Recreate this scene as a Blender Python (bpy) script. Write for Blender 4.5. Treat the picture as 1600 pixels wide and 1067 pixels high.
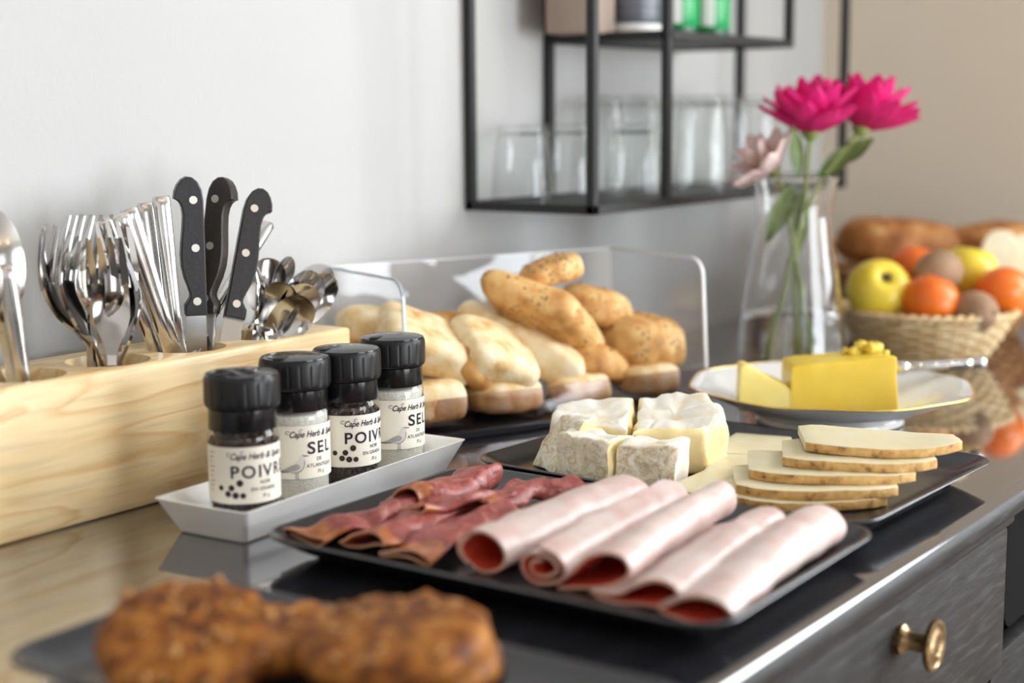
import bpy, bmesh, math, random
from mathutils import Vector, Matrix, noise, Euler

for o in list(bpy.data.objects):
    bpy.data.objects.remove(o, do_unlink=True)
S = bpy.context.scene
COL = S.collection
PI = math.pi
rnd = random.Random(7)

# ------------------------------------------------------------------ camera
CAM = Vector((0.0, -1.04598, 0.30775))
cd = bpy.data.cameras.new('camera')
cam = bpy.data.objects.new('camera', cd)
COL.objects.link(cam)
right = Vector((0.5791918, -0.8151585, -0.0073201))
down = Vector((-0.1252261, -0.0800963, -0.9888898))
fwd = Vector((0.8055156, 0.5736735, -0.1484702))
mw = Matrix.Identity(4)
for i in range(3):
    mw[i][0] = right[i]; mw[i][1] = -down[i]; mw[i][2] = -fwd[i]; mw[i][3] = CAM[i]
cam.matrix_world = mw
cd.sensor_fit = 'HORIZONTAL'; cd.sensor_width = 36.0
cd.lens = 2366.3 / 1600 * 36
cd.clip_start = 0.02; cd.clip_end = 60
cd.dof.use_dof = True
cd.dof.focus_distance = 1.27
cd.dof.aperture_fstop = 2.6
S.camera = cam

# ------------------------------------------------------------------ world, daylight through the windows, an added fill lamp, exposure
W = bpy.data.worlds.new('world'); S.world = W; W.use_nodes = True
bg = W.node_tree.nodes['Background']
bg.inputs[0].default_value = (0.86, 0.92, 1.0, 1); bg.inputs[1].default_value = 2.0

def area(name, loc, rot, sx, sy, power, color):
    l = bpy.data.lights.new(name, 'AREA'); l.shape = 'RECTANGLE'; l.size = sx; l.size_y = sy
    l.energy = power; l.color = color
    o = bpy.data.objects.new(name, l); o.location = loc; o.rotation_euler = rot
    COL.objects.link(o); return o
area('daylight_right', (2.52, -1.72, 0.86), (0, math.radians(90), 0), 1.5, 1.5, 120, (0.93, 0.97, 1.0))
area('daylight_front', (1.45, -4.15, 0.05), (math.radians(90), 0, 0), 1.9, 1.8, 150, (0.90, 0.955, 1.0))
area('fill_near', (-1.2, -4.15, 0.05), (math.radians(90), 0, 0), 1.2, 1.8, 16, (0.90, 0.955, 1.0))  # added fill lamp, lifts the dim camera-left sides
S.view_settings.view_transform = 'Standard'
S.view_settings.look = 'None'
S.view_settings.exposure = -0.35
S.view_settings.gamma = 1.0
S.view_settings.use_curve_mapping = False
S.cycles.transparent_max_bounces = 48
S.cycles.max_bounces = 16
S.cycles.transmission_bounces = 14

# ------------------------------------------------------------------ materials
def newmat(name):
    m = bpy.data.materials.new(name); m.use_nodes = True
    return m, m.node_tree.nodes, m.node_tree.links, m.node_tree.nodes['Principled BSDF']

def pmat(name, col, rough=0.5, metal=0.0, spec=0.5, sss=0.0, sssr=(1, .5, .3), sscale=0.01, coat=0.0, trans=0.0, ior=1.45, aniso=0):
    m, n, l, b = newmat(name)
    b.inputs['Base Color'].default_value = (*col, 1)
    b.inputs['Roughness'].default_value = rough
    b.inputs['Metallic'].default_value = metal
    b.inputs['Specular IOR Level'].default_value = spec
    b.inputs['IOR'].default_value = ior
    b.inputs['Transmission Weight'].default_value = trans
    b.inputs['Coat Weight'].default_value = coat
    if sss:
        b.inputs['Subsurface Weight'].default_value = sss
        b.inputs['Subsurface Radius'].default_value = sssr
        b.inputs['Subsurface Scale'].default_value = sscale
    return m

def nmat(name, stops, scale=5, stretch=(1, 1, 1), rough=0.5, bump=0.0, bscale=None, detail=5, dist=0.0, sss=0, sssr=(1, .5, .3), sscale=0.01,
         spec=0.5, metal=0.0, coat=0.0, kind='noise', rvar=0.0, spots=None, bdist=0.002):
    """noise-coloured principled material; stops = [(pos, rgb), ...]"""
    m, n, l, b = newmat(name)
    tc = n.new('ShaderNodeTexCoord'); mp = n.new('ShaderNodeMapping')
    mp.inputs['Scale'].default_value = stretch
    l.new(tc.outputs['Object'], mp.inputs['Vector'])
    tx = n.new('ShaderNodeTexNoise'); tx.inputs['Scale'].default_value = scale
    tx.inputs['Detail'].default_value = detail; tx.inputs['Distortion'].default_value = dist
    l.new(mp.outputs[0], tx.inputs['Vector'])
    cr = n.new('ShaderNodeValToRGB')
    while len(cr.color_ramp.elements) < len(stops): cr.color_ramp.elements.new(0.5)
    for e, (p, c) in zip(cr.color_ramp.elements, stops):
        e.position = p; e.color = (*c, 1)
    l.new(tx.outputs['Fac'], cr.inputs[0])
    out = cr.outputs[0]
    if spots:                                   # (scale, threshold, colour): specks that belong to the thing
        sc, th, sc_col, patch = spots
        v = n.new('ShaderNodeTexVoronoi'); v.inputs['Scale'].default_value = sc
        l.new(tc.outputs['Object'], v.inputs['Vector'])
        lt = n.new('ShaderNodeMath'); lt.operation = 'LESS_THAN'; lt.inputs[1].default_value = th
        l.new(v.outputs['Distance'], lt.inputs[0])
        t2 = n.new('ShaderNodeTexNoise'); t2.inputs['Scale'].default_value = sc * 0.14
        l.new(tc.outputs['Object'], t2.inputs['Vector'])
        g2 = n.new('ShaderNodeMath'); g2.operation = 'GREATER_THAN'; g2.inputs[1].default_value = patch
        l.new(t2.outputs['Fac'], g2.inputs[0])
        mu = n.new('ShaderNodeMath'); mu.operation = 'MULTIPLY'
        l.new(lt.outputs[0], mu.inputs[0]); l.new(g2.outputs[0], mu.inputs[1])
        mx = n.new('ShaderNodeMix'); mx.data_type = 'RGBA'
        l.new(mu.outputs[0], mx.inputs['Factor']); l.new(out, mx.inputs['A'])
        mx.inputs['B'].default_value = (*sc_col, 1)
        out = mx.outputs['Result']
    l.new(out, b.inputs['Base Color'])
    b.inputs['Roughness'].default_value = rough
    b.inputs['Specular IOR Level'].default_value = spec
    b.inputs['Metallic'].default_value = metal
    b.inputs['Coat Weight'].default_value = coat
    if rvar:
        mr = n.new('ShaderNodeMapRange'); mr.inputs['To Min'].default_value = max(0.02, rough - rvar); mr.inputs['To Max'].default_value = rough + rvar
        l.new(tx.outputs['Fac'], mr.inputs[0]); l.new(mr.outputs[0], b.inputs['Roughness'])
    if bump:
        bt = n.new('ShaderNodeTexNoise'); bt.inputs['Scale'].default_value = bscale or scale * 2
        bt.inputs['Detail'].default_value = 6
        l.new(mp.outputs[0], bt.inputs['Vector'])
        bp = n.new('ShaderNodeBump'); bp.inputs['Strength'].default_value = bump; bp.inputs['Distance'].default_value = bdist
        l.new(bt.outputs['Fac'], bp.inputs['Height']); l.new(bp.outputs[0], b.inputs['Normal'])
    if sss:
        b.inputs['Subsurface Weight'].default_value = sss
        b.inputs['Subsurface Radius'].default_value = sssr
        b.inputs['Subsurface Scale'].default_value = sscale
    return m

def thin_glass(name, tint=(1, 1, 1), ior=1.45, rough=0.02):
    """clear sheet: fresnel mix of straight-through light and gloss"""
    m = bpy.data.materials.new(name); m.use_nodes = True
    n = m.node_tree.nodes; l = m.node_tree.links; n.clear()
    o = n.new('ShaderNodeOutputMaterial'); mx = n.new('ShaderNodeMixShader')
    t = n.new('ShaderNodeBsdfTransparent'); t.inputs[0].default_value = (*tint, 1)
    g = n.new('ShaderNodeBsdfGlossy'); g.inputs['Roughness'].default_value = rough
    f = n.new('ShaderNodeFresnel'); ge = n.new('ShaderNodeNewGeometry'); mr = n.new('ShaderNodeMapRange')
    mr.inputs['To Min'].default_value = ior; mr.inputs['To Max'].default_value = 1 / ior      # same gloss from either side of a thin sheet
    l.new(ge.outputs['Backfacing'], mr.inputs[0]); l.new(mr.outputs[0], f.inputs[0])
    l.new(f.outputs[0], mx.inputs[0]); l.new(t.outputs[0], mx.inputs[1]); l.new(g.outputs[0], mx.inputs[2])
    l.new(mx.outputs[0], o.inputs[0])
    return m

MT = {}
MT['wall'] = nmat('wall_paint', [(0.3, (0.470, 0.470, 0.465)), (0.7, (0.495, 0.495, 0.49))], scale=3, rough=0.75, bump=0.12, bscale=160, spec=0.2)
MT['wall_r'] = nmat('beige_wall', [(0.3, (0.735, 0.635, 0.515)), (0.7, (0.77, 0.665, 0.54))], scale=3, rough=0.8, bump=0.12, bscale=160, spec=0.2)  # right wall, a beiger tone than the back wall
MT['wall_d'] = pmat('grey_wall_paint', (0.24, 0.23, 0.22), 0.8)
MT['ceil'] = pmat('ceiling_paint', (0.55, 0.54, 0.53), 0.9)
MT['wall_l'] = pmat('white_wall_paint', (0.8, 0.79, 0.78), 0.9)
MT['floor'] = nmat('floor_wood', [(0.3, (0.36, 0.27, 0.19)), (0.7, (0.46, 0.36, 0.26))], scale=6, stretch=(1, 12, 1), rough=0.4)
MT['white_paint'] = pmat('white_gloss_paint', (0.8, 0.8, 0.79), 0.35)
MT['top'] = nmat('black_lacquered_wood', [(0.3, (0.012, 0.012, 0.016)), (0.7, (0.026, 0.025, 0.030))], scale=9, stretch=(1, 6, 1), rough=0.06, rvar=0.025, bump=0.012, bscale=60, spec=0.5)
MT['top'].node_tree.nodes['Principled BSDF'].inputs['IOR'].default_value = 2.0
_b = MT['top'].node_tree.nodes['Principled BSDF']; _b.inputs['Coat Weight'].default_value = 1.0; _b.inputs['Coat IOR'].default_value = 1.8; _b.inputs['Coat Roughness'].default_value = 0.05
MT['front'] = nmat('brushed_charcoal_paint', [(0.30, (0.008, 0.008, 0.009)), (0.55, (0.018, 0.018, 0.019)), (0.8, (0.050, 0.050, 0.050))], scale=20, stretch=(1.2, 1, 8), spec=0.32, rough=0.56, bump=0.3, bscale=40, detail=10, rvar=0.12)
MT['gap'] = pmat('black_recess_shade', (0.004, 0.004, 0.005), 0.8, spec=0.1)  # shade inside the open niche, put into the colour
MT['brass'] = nmat('aged_brass', [(0.3, (0.20, 0.125, 0.06)), (0.7, (0.44, 0.32, 0.18))], scale=260, rough=0.34, metal=1.0, rvar=0.1)
MT['pine'] = None
MT['steel'] = pmat('polished_steel', (0.57, 0.555, 0.54), 0.12, 1.0)
MT['steel_b'] = nmat('worn_steel', [(0.3, (0.60, 0.585, 0.565)), (0.7, (0.72, 0.705, 0.685))], scale=60, rough=0.2, metal=1.0, rvar=0.08)
MT['blade'] = pmat('blade_steel', (0.72, 0.71, 0.69), 0.26, 1.0)
MT['rivet'] = pmat('aluminium_rivet', (0.78, 0.75, 0.68), 0.38, 0.9)
MT['black_h'] = nmat('black_handle_plastic', [(0.3, (0.016, 0.016, 0.018)), (0.7, (0.028, 0.028, 0.030))], scale=300, rough=0.4, bump=0.12, bscale=700, spec=0.5)
MT['brown_h'] = nmat('dark_brown_handle_plastic', [(0.3, (0.022, 0.016, 0.013)), (0.7, (0.034, 0.026, 0.020))], scale=300, rough=0.42, bump=0.12, bscale=700)
MT['ceramic'] = pmat('white_glazed_ceramic', (0.90, 0.895, 0.885), 0.13, coat=0.3)
MT['cap'] = pmat('black_cap_plastic', (0.009, 0.009, 0.010), 0.36, spec=0.4)
MT['captop'] = pmat('black_cap_gloss', (0.008, 0.008, 0.009), 0.16, spec=0.45)
MT['label'] = pmat('cream_label_paper', (0.80, 0.76, 0.66), 0.45)
MT['ink'] = pmat('dark_violet_ink', (0.022, 0.013, 0.038), 0.6, spec=0.2)
MT['ink_g'] = pmat('dark_green_ink', (0.010, 0.026, 0.016), 0.6, spec=0.2)
MT['ink_l'] = pmat('grey_ink', (0.16, 0.145, 0.16), 0.5)
MT['gull'] = pmat('gull_grey_ink', (0.36, 0.35, 0.36), 0.5)
MT['gull_d'] = pmat('gull_dark_ink', (0.09, 0.085, 0.09), 0.5)
MT['gull_w'] = pmat('gull_pale_ink', (0.66, 0.64, 0.60), 0.5)
MT['pep_print'] = nmat('peppercorn_ink', [(0.3, (0.018, 0.012, 0.012)), (0.7, (0.060, 0.040, 0.036))], scale=900, rough=0.6, spec=0.2)
MT['jar'] = thin_glass('jar_glass', (0.97, 0.98, 0.97), 1.5, 0.03)
MT['pepper'] = nmat('peppercorn', [(0.3, (0.018, 0.011, 0.009)), (0.6, (0.06, 0.03, 0.02)), (0.8, (0.11, 0.06, 0.04))], scale=250, rough=0.55, bump=0.5, bscale=900)
MT['salt'] = nmat('salt_crystals', [(0.3, (0.72, 0.69, 0.62)), (0.7, (0.87, 0.85, 0.80))], scale=500, rough=0.35, bump=1.0, bscale=900, sss=0.3, sssr=(1, .9, .8), sscale=0.004)
MT['plate'] = nmat('matte_black_stoneware', [(0.3, (0.014, 0.014, 0.016)), (0.7, (0.024, 0.024, 0.026))], scale=200, rough=0.22, bump=0.12, bscale=700, bdist=0.0004, spec=0.7)
MT['acrylic'] = thin_glass('clear_acrylic', (0.985, 0.985, 0.985), 1.4, 0.015)
MT['acr_edge'] = pmat('acrylic_edge_dim', (0.33, 0.36, 0.40), 0.15, spec=0.8)  # cut edge coloured as the dim end of the box
MT['acr_edge_w'] = pmat('acrylic_edge_bright', (0.70, 0.70, 0.72), 0.2, spec=0.8)  # same cut edge with caught light put into its colour
MT['acr_smoke'] = thin_glass('smoked_acrylic', (0.86, 0.80, 0.80), 1.5, 0.04)
MT['tray_b'] = pmat('dark_tray_plastic', (0.02, 0.02, 0.025), 0.2)
MT['glass'] = pmat('vase_glass', (1, 1, 1), 0.0, trans=1.0, ior=1.45)
MT['tumbler'] = thin_glass('drinking_glass', (0.985, 0.99, 0.988), 1.33, 0.03)
MT['water'] = pmat('water', (0.98, 1, 0.99), 0.0, trans=1.0, ior=1.33)
MT['frame'] = pmat('black_powder_coat', (0.012, 0.012, 0.013), 0.5)
MT['butter'] = nmat('butter', [(0.3, (0.74, 0.52, 0.04)), (0.7, (0.78, 0.575, 0.075))], scale=20, rough=0.38, bump=0.15, bscale=90, sss=0.5, sssr=(1, .75, .25), sscale=0.008)
MT['butter_l'] = nmat('pale_butter', [(0.3, (0.80, 0.66, 0.18)), (0.7, (0.84, 0.71, 0.27))], scale=20, rough=0.38, bump=0.3, bscale=90, sss=0.5, sssr=(1, .75, .25), sscale=0.008)
MT['gold'] = pmat('gold_rim', (0.85, 0.58, 0.18), 0.25, 1.0)
MT['porcelain'] = pmat('white_porcelain', (0.78, 0.775, 0.76), 0.12, coat=0.3)
MT['brie_r'] = nmat('brie_side_rind', [(0.32, (0.60, 0.50, 0.36)), (0.43, (0.78, 0.68, 0.49)), (0.54, (0.88, 0.82, 0.66)), (0.72, (0.92, 0.88, 0.78))], scale=80, rough=0.7, bump=0.8, bscale=190, dist=2.4, sss=0.3, sscale=0.005)
MT['brie_t'] = nmat('brie_top_rind', [(0.30, (0.84, 0.73, 0.50)), (0.50, (0.88, 0.84, 0.74)), (0.75, (0.90, 0.88, 0.82))], scale=38, rough=0.8, bump=0.3, bscale=140, dist=0.8, sss=0.2, sscale=0.004)
MT['brie_p'] = nmat('brie_paste', [(0.3, (0.86, 0.70, 0.34)), (0.7, (0.90, 0.79, 0.48))], scale=30, rough=0.35, bump=0.15, bscale=90, sss=0.5, sssr=(1, .8, .4), sscale=0.008)
MT['tomme'] = nmat('hard_cheese_paste', [(0.3, (0.69, 0.605, 0.375)), (0.7, (0.73, 0.67, 0.47))], scale=50, rough=0.42, bump=0.08, bscale=120, sss=0.4, sssr=(1, .75, .3), sscale=0.006)
MT['tomme_r'] = nmat('hard_cheese_rind', [(0.30, (0.22, 0.11, 0.035)), (0.42, (0.56, 0.31, 0.09)), (0.62, (0.70, 0.44, 0.16)), (0.8, (0.80, 0.60, 0.30))], scale=130, rough=0.6, bump=0.4, bscale=200, detail=8)
MT['ham'] = nmat('cooked_ham', [(0.3, (0.63, 0.42, 0.39)), (0.5, (0.69, 0.535, 0.495)), (0.75, (0.73, 0.61, 0.58))], scale=48, rough=0.36, bump=0.12, bscale=200, sss=0.5, sssr=(1, .35, .25), sscale=0.008)
MT['ham_in'] = nmat('cooked_ham_inner_glow', [(0.3, (0.66, 0.055, 0.030)), (0.7, (0.74, 0.11, 0.06))], scale=60, rough=0.4, sss=0.3, sssr=(1, .3, .2), sscale=0.008)  # red of light through the slice, put into the inner skin's colour
MT['ham_e'] = pmat('cooked_ham_edge', (0.78, 0.45, 0.34), 0.4)
MT['cured'] = nmat('cured_ham', [(0.28, (0.19, 0.030, 0.026)), (0.46, (0.31, 0.065, 0.055)), (0.62, (0.42, 0.125, 0.105)), (0.80, (0.62, 0.36, 0.28))], scale=85, rough=0.36, bump=0.5, bscale=320, dist=1.2, sss=0.15, sssr=(1, .25, .15), sscale=0.004)
MT['cured_fat'] = pmat('cured_ham_fat', (0.60, 0.34, 0.22), 0.35, sss=0.4, sscale=0.005)
MT['cookie'] = nmat('baked_oat_cookie', [(0.30, (0.07, 0.022, 0.008)), (0.42, (0.17, 0.052, 0.010)), (0.55, (0.33, 0.115, 0.016)), (0.72, (0.47, 0.21, 0.045))], scale=75, rough=0.55, bump=0.6, bscale=90, detail=6, spec=0.2)
MT['crumb'] = nmat('toasted_flake', [(0.3, (0.36, 0.14, 0.03)), (0.7, (0.56, 0.32, 0.10))], scale=60, rough=0.5)
MT['bread_p'] = nmat('pale_ciabatta_crust', [(0.30, (0.55, 0.29, 0.09)), (0.42, (0.74, 0.51, 0.24)), (0.55, (0.83, 0.67, 0.41)), (0.72, (0.88, 0.79, 0.60))], scale=42, rough=0.7, bump=0.35, bscale=260, detail=7)
MT['bread_g'] = nmat('golden_bread_crust', [(0.28, (0.34, 0.12, 0.025)), (0.45, (0.54, 0.25, 0.06)), (0.62, (0.67, 0.39, 0.13)), (0.8, (0.78, 0.58, 0.32))], scale=42, rough=0.6, bump=0.3, bscale=260, detail=7)
MT['bread_s'] = nmat('seeded_bread_crust', [(0.28, (0.42, 0.17, 0.04)), (0.45, (0.62, 0.33, 0.10)), (0.62, (0.74, 0.49, 0.20)), (0.8, (0.82, 0.66, 0.40))], scale=42, rough=0.6, bump=0.35, bscale=260, detail=7, spots=(190, 0.30, (0.20, 0.11, 0.05), 0.50))
MT['bread_d'] = nmat('dark_loaf_crust', [(0.30, (0.24, 0.07, 0.014)), (0.5, (0.42, 0.155, 0.035)), (0.64, (0.56, 0.27, 0.08)), (0.76, (0.80, 0.64, 0.40))], scale=32, rough=0.6, bump=0.5, bscale=200)
MT['crumb_w'] = nmat('white_bread_crumb', [(0.3, (0.82, 0.70, 0.44)), (0.7, (0.88, 0.80, 0.60))], scale=40, rough=0.8, bump=0.4, bscale=120)
MT['seed'] = pmat('dark_seed', (0.10, 0.06, 0.03), 0.5)
MT['wicker'] = nmat('natural_wicker', [(0.3, (0.58, 0.38, 0.16)), (0.7, (0.84, 0.66, 0.40))], scale=40, rough=0.5, bump=0.3)
MT['wicker_d'] = nmat('brown_wicker', [(0.3, (0.30, 0.12, 0.03)), (0.7, (0.50, 0.24, 0.08))], scale=40, rough=0.5, bump=0.3)
MT['apple'] = nmat('yellow_apple_skin', [(0.3, (0.78, 0.56, 0.035)), (0.6, (0.86, 0.66, 0.06)), (0.8, (0.88, 0.72, 0.16))], scale=14, rough=0.28)
MT['stem'] = pmat('dark_fruit_stem', (0.10, 0.07, 0.02), 0.7)
MT['orange'] = nmat('orange_peel', [(0.3, (0.80, 0.135, 0.008)), (0.7, (0.86, 0.20, 0.012))], scale=10, rough=0.32, bump=0.25, bscale=160)
MT['kiwi'] = nmat('kiwi_skin', [(0.3, (0.27, 0.15, 0.08)), (0.7, (0.40, 0.25, 0.15))], scale=60, rough=0.7, bump=0.3, bscale=300)
MT['petal'] = nmat('magenta_petal', [(0.3, (0.58, 0.004, 0.11)), (0.7, (0.80, 0.02, 0.22))], scale=40, rough=0.45, sss=0.2, sssr=(1, .2, .4), sscale=0.006)
MT['petal_p'] = nmat('pale_pink_petal', [(0.3, (0.72, 0.42, 0.40)), (0.7, (0.80, 0.60, 0.56))], scale=40, rough=0.5, sss=0.2, sscale=0.006)
MT['green'] = nmat('stem_green', [(0.3, (0.12, 0.17, 0.03)), (0.7, (0.26, 0.32, 0.09))], scale=30, rough=0.45)
MT['leaf'] = nmat('leaf_green', [(0.3, (0.05, 0.10, 0.02)), (0.7, (0.16, 0.22, 0.06))], scale=30, rough=0.45)
MT['carton'] = pmat('taupe_carton', (0.34, 0.26, 0.21), 0.6)
MT['charcoal_pack'] = nmat('charcoal_foil_pack', [(0.3, (0.05, 0.055, 0.07)), (0.7, (0.16, 0.17, 0.20))], scale=14, stretch=(1, 1, 9), rough=0.35)
MT['green_pack'] = pmat('bright_green_glaze', (0.01, 0.36, 0.10), 0.2)
MT['green_dk'] = pmat('dark_green_glaze', (0.006, 0.10, 0.035), 0.2)
MT['cream_pack'] = pmat('white_pack', (0.78, 0.77, 0.75), 0.4)

def pine():
    m, n, l, b = newmat('pine_wood')
    tc = n.new('ShaderNodeTexCoord'); mp = n.new('ShaderNodeMapping'); mp.inputs['Scale'].default_value = (1.0, 5, 5)
    l.new(tc.outputs['Object'], mp.inputs['Vector'])
    t = n.new('ShaderNodeTexNoise'); t.inputs['Scale'].default_value = 3.4; t.inputs['Detail'].default_value = 3; t.inputs['Distortion'].default_value = 0.5
    l.new(mp.outputs[0], t.inputs['Vector'])
    w = n.new('ShaderNodeMath'); w.operation = 'MULTIPLY'; w.inputs[1].default_value = 9
    l.new(t.outputs['Fac'], w.inputs[0])
    fr = n.new('ShaderNodeMath'); fr.operation = 'FRACT'; l.new(w.outputs[0], fr.inputs[0])
    cr = n.new('ShaderNodeValToRGB')
    cr.color_ramp.elements[0].position = 0.0; cr.color_ramp.elements[0].color = (0.880, 0.685, 0.392, 1)
    cr.color_ramp.elements[1].position = 1.0; cr.color_ramp.elements[1].color = (0.858, 0.653, 0.363, 1)
    e = cr.color_ramp.elements.new(0.82); e.color = (0.748, 0.492, 0.225, 1)
    e = cr.color_ramp.elements.new(0.5); e.color = (0.836, 0.631, 0.343, 1)
    l.new(fr.outputs[0], cr.inputs[0])
    mp2 = n.new('ShaderNodeMapping'); mp2.inputs['Scale'].default_value = (12, 260, 260)
    l.new(tc.outputs['Object'], mp2.inputs['Vector'])
    f = n.new('ShaderNodeTexNoise'); f.inputs['Scale'].default_value = 1.0; f.inputs['Detail'].default_value = 4
    l.new(mp2.outputs[0], f.inputs['Vector'])
    r2 = n.new('ShaderNodeMapRange'); r2.inputs['From Min'].default_value = 0.3; r2.inputs['From Max'].default_value = 0.5; r2.inputs['To Min'].default_value = 0.86; r2.inputs['To Max'].default_value = 1.0
    l.new(f.outputs['Fac'], r2.inputs[0])
    mx = n.new('ShaderNodeMix'); mx.data_type = 'RGBA'; mx.blend_type = 'MULTIPLY'; mx.inputs['Factor'].default_value = 1
    l.new(cr.outputs[0], mx.inputs['A']); l.new(r2.outputs[0], mx.inputs['B'])
    l.new(mx.outputs['Result'], b.inputs['Base Color'])
    b.inputs['Roughness'].default_value = 0.36
    return m
MT['pine'] = pine()

# ------------------------------------------------------------------ helpers
def tag(o, label=None, cat=None, group=None, kind=None):
    if label: o['label'] = label
    if cat: o['category'] = cat
    if group: o['group'] = group
    if kind: o['kind'] = kind
    return o

def empty(name, loc, label, cat, group=None, rz=0.0):
    o = bpy.data.objects.new(name, None); o.empty_display_size = 0.02
    o.location = loc; o.rotation_euler = (0, 0, rz); COL.objects.link(o)
    return tag(o, label, cat, group)

def link_mesh(name, me, mats, parent=None, loc=None):
    o = bpy.data.objects.new(name, me)
    for m in (mats if isinstance(mats, (list, tuple)) else [mats]):
        if len(me.materials) < (len(mats) if isinstance(mats, (list, tuple)) else 1): me.materials.append(m)
    COL.objects.link(o)
    if parent: o.parent = parent
    if loc is not None: o.location = loc
    return o

def obj(name, bm, mats, parent=None, loc=None, smooth=True, angle=None):
    bmesh.ops.recalc_face_normals(bm, faces=bm.faces)
    me = bpy.data.meshes.new(name); bm.to_mesh(me); bm.free()
    if smooth:
        for p in me.polygons: p.use_smooth = True
        if angle:
            me.set_sharp_from_angle(angle=math.radians(angle))
    return link_mesh(name, me, mats, parent, loc)

def copy_tree(o, parent=None):
    c = o.copy(); COL.objects.link(c); c.parent = parent
    for ch in o.children: copy_tree(ch, c)
    return c

def add_box(bm, x0, x1, y0, y1, z0, z1, bevel=0.0, seg=2, mi=0):
    vs = [bm.verts.new((x, y, z)) for z in (z0, z1) for y in (y0, y1) for x in (x0, x1)]
    fs = [(0, 2, 3, 1), (4, 5, 7, 6), (0, 1, 5, 4), (2, 6, 7, 3), (0, 4, 6, 2), (1, 3, 7, 5)]
    faces = [bm.faces.new([vs[i] for i in f]) for f in fs]
    for f in faces: f.material_index = mi
    if bevel:
        es = list({e for f in faces for e in f.edges})
        bmesh.ops.bevel(bm, geom=es, offset=bevel, segments=seg, profile=0.5, affect='EDGES')

def box(name, x0, x1, y0, y1, z0, z1, m, parent=None, bevel=0.0, seg=2):
    bm = bmesh.new(); add_box(bm, x0, x1, y0, y1, z0, z1, bevel, seg)
    return obj(name, bm, m, parent, angle=35)

def rings_to_bm(bm, rings, close_u=True, cap0=True, cap1=True, mi=None):
    """rings: list of equal-length point lists"""
    vr = [[bm.verts.new(p) for p in r] for r in rings]
    n = len(rings[0])
    out = []
    for i in range(len(vr) - 1):
        for j in range(n if close_u else n - 1):
            k = (j + 1) % n
            f = bm.faces.new((vr[i][j], vr[i][k], vr[i + 1][k], vr[i + 1][j]))
            if mi is not None: f.material_index = mi(i, j) if callable(mi) else mi
            out.append(f)
    if cap0:
        f = bm.faces.new(list(reversed(vr[0])))
        if mi is not None: f.material_index = mi(0, 0) if callable(mi) else mi
    if cap1:
        f = bm.faces.new(vr[-1])
        if mi is not None: f.material_index = mi(len(vr) - 2, 0) if callable(mi) else mi
    return vr

def lathe(bm, prof, n=48, rfun=None, c=(0, 0, 0), cap0=False, cap1=False, mi=None):
    rings = []
    for i, (r, z) in enumerate(prof):
        rings.append([(c[0] + (r * (rfun(i, 2 * PI * j / n, r, z) if rfun else 1)) * math.cos(2 * PI * j / n),
                       c[1] + (r * (rfun(i, 2 * PI * j / n, r, z) if rfun else 1)) * math.sin(2 * PI * j / n), c[2] + z) for j in range(n)])
    return rings_to_bm(bm, rings, True, cap0, cap1, mi)

def tube(bm, pts, r, n=10, rfun=None, cap=True, mi=None):
    pts = [Vector(p) for p in pts]
    rings = []
    up = Vector((0, 0, 1))
    prev = None
    for i, p in enumerate(pts):
        a = pts[max(0, i - 1)]; b = pts[min(len(pts) - 1, i + 1)]
        t = (b - a).normalized()
        if prev is None:
            ref = up if abs(t.z) < 0.9 else Vector((1, 0, 0))
            u = t.cross(ref).normalized()
        else:
            u = (prev - t * prev.dot(t)).normalized()
        prev = u
        v = t.cross(u)
        rr = r * (rfun(i / (len(pts) - 1)) if rfun else 1)
        rings.append([p + (u * math.cos(2 * PI * k / n) + v * math.sin(2 * PI * k / n)) * rr for k in range(n)])
    rings_to_bm(bm, rings, True, cap, cap, mi)

def rrect(w, d, r, n=8):
    """rounded rectangle outline, counter-clockwise"""
    r = min(r, w / 2 - 1e-4, d / 2 - 1e-4)
    out = []
    for cx, cy, a0 in ((w / 2 - r, d / 2 - r, 0), (-w / 2 + r, d / 2 - r, PI / 2), (-w / 2 + r, -d / 2 + r, PI), (w / 2 - r, -d / 2 + r, 1.5 * PI)):
        for k in range(n + 1):
            a = a0 + k / n * PI / 2
            out.append((cx + r * math.cos(a), cy + r * math.sin(a)))
    return out

def place(o, base, tip, face):
    x = (Vector(tip) - Vector(base)).normalized()
    z = Vector(face); z = (z - x * z.dot(x)).normalized()
    y = z.cross(x)
    m = Matrix.Identity(4)
    for i in range(3):
        m[i][0] = x[i]; m[i][1] = y[i]; m[i][2] = z[i]; m[i][3] = base[i]
    o.matrix_world = m
    return o

def nz(p, s, seed=0.0):
    return noise.noise(Vector(p) * s + Vector((seed * 7.31, seed * 3.17, seed * 1.93)))

# ------------------------------------------------------------------ room shell
FZ, CZ = -0.92, 1.75
XL, XR, YF = -2.4, 2.352, -4.0
def struct(o): o['kind'] = 'structure'; return o
def wall_with_hole(name, axis, pos, thick, a0, a1, h0, h1, holes, m):
    """axis 'x': wall plane at x=pos spanning y a0..a1; axis 'y': plane at y=pos spanning x"""
    bm = bmesh.new()
    def b(u0, u1, z0, z1):
        if u1 - u0 < 1e-5 or z1 - z0 < 1e-5: return
        if axis == 'x': add_box(bm, min(pos, pos + thick), max(pos, pos + thick), u0, u1, z0, z1)
        else: add_box(bm, u0, u1, min(pos, pos + thick), max(pos, pos + thick), z0, z1)
    cur = a0
    for (u0, u1, z0, z1) in holes:
        b(cur, u0, h0, h1); b(u0, u1, h0, z0); b(u0, u1, z1, h1); cur = u1
    b(cur, a1, h0, h1)
    return struct(obj(name, bm, m, smooth=False))
wall_with_hole('wall_back', 'y', 0.0, 0.12, XL - .12, XR + .12, FZ, CZ, [], MT['wall'])
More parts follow.
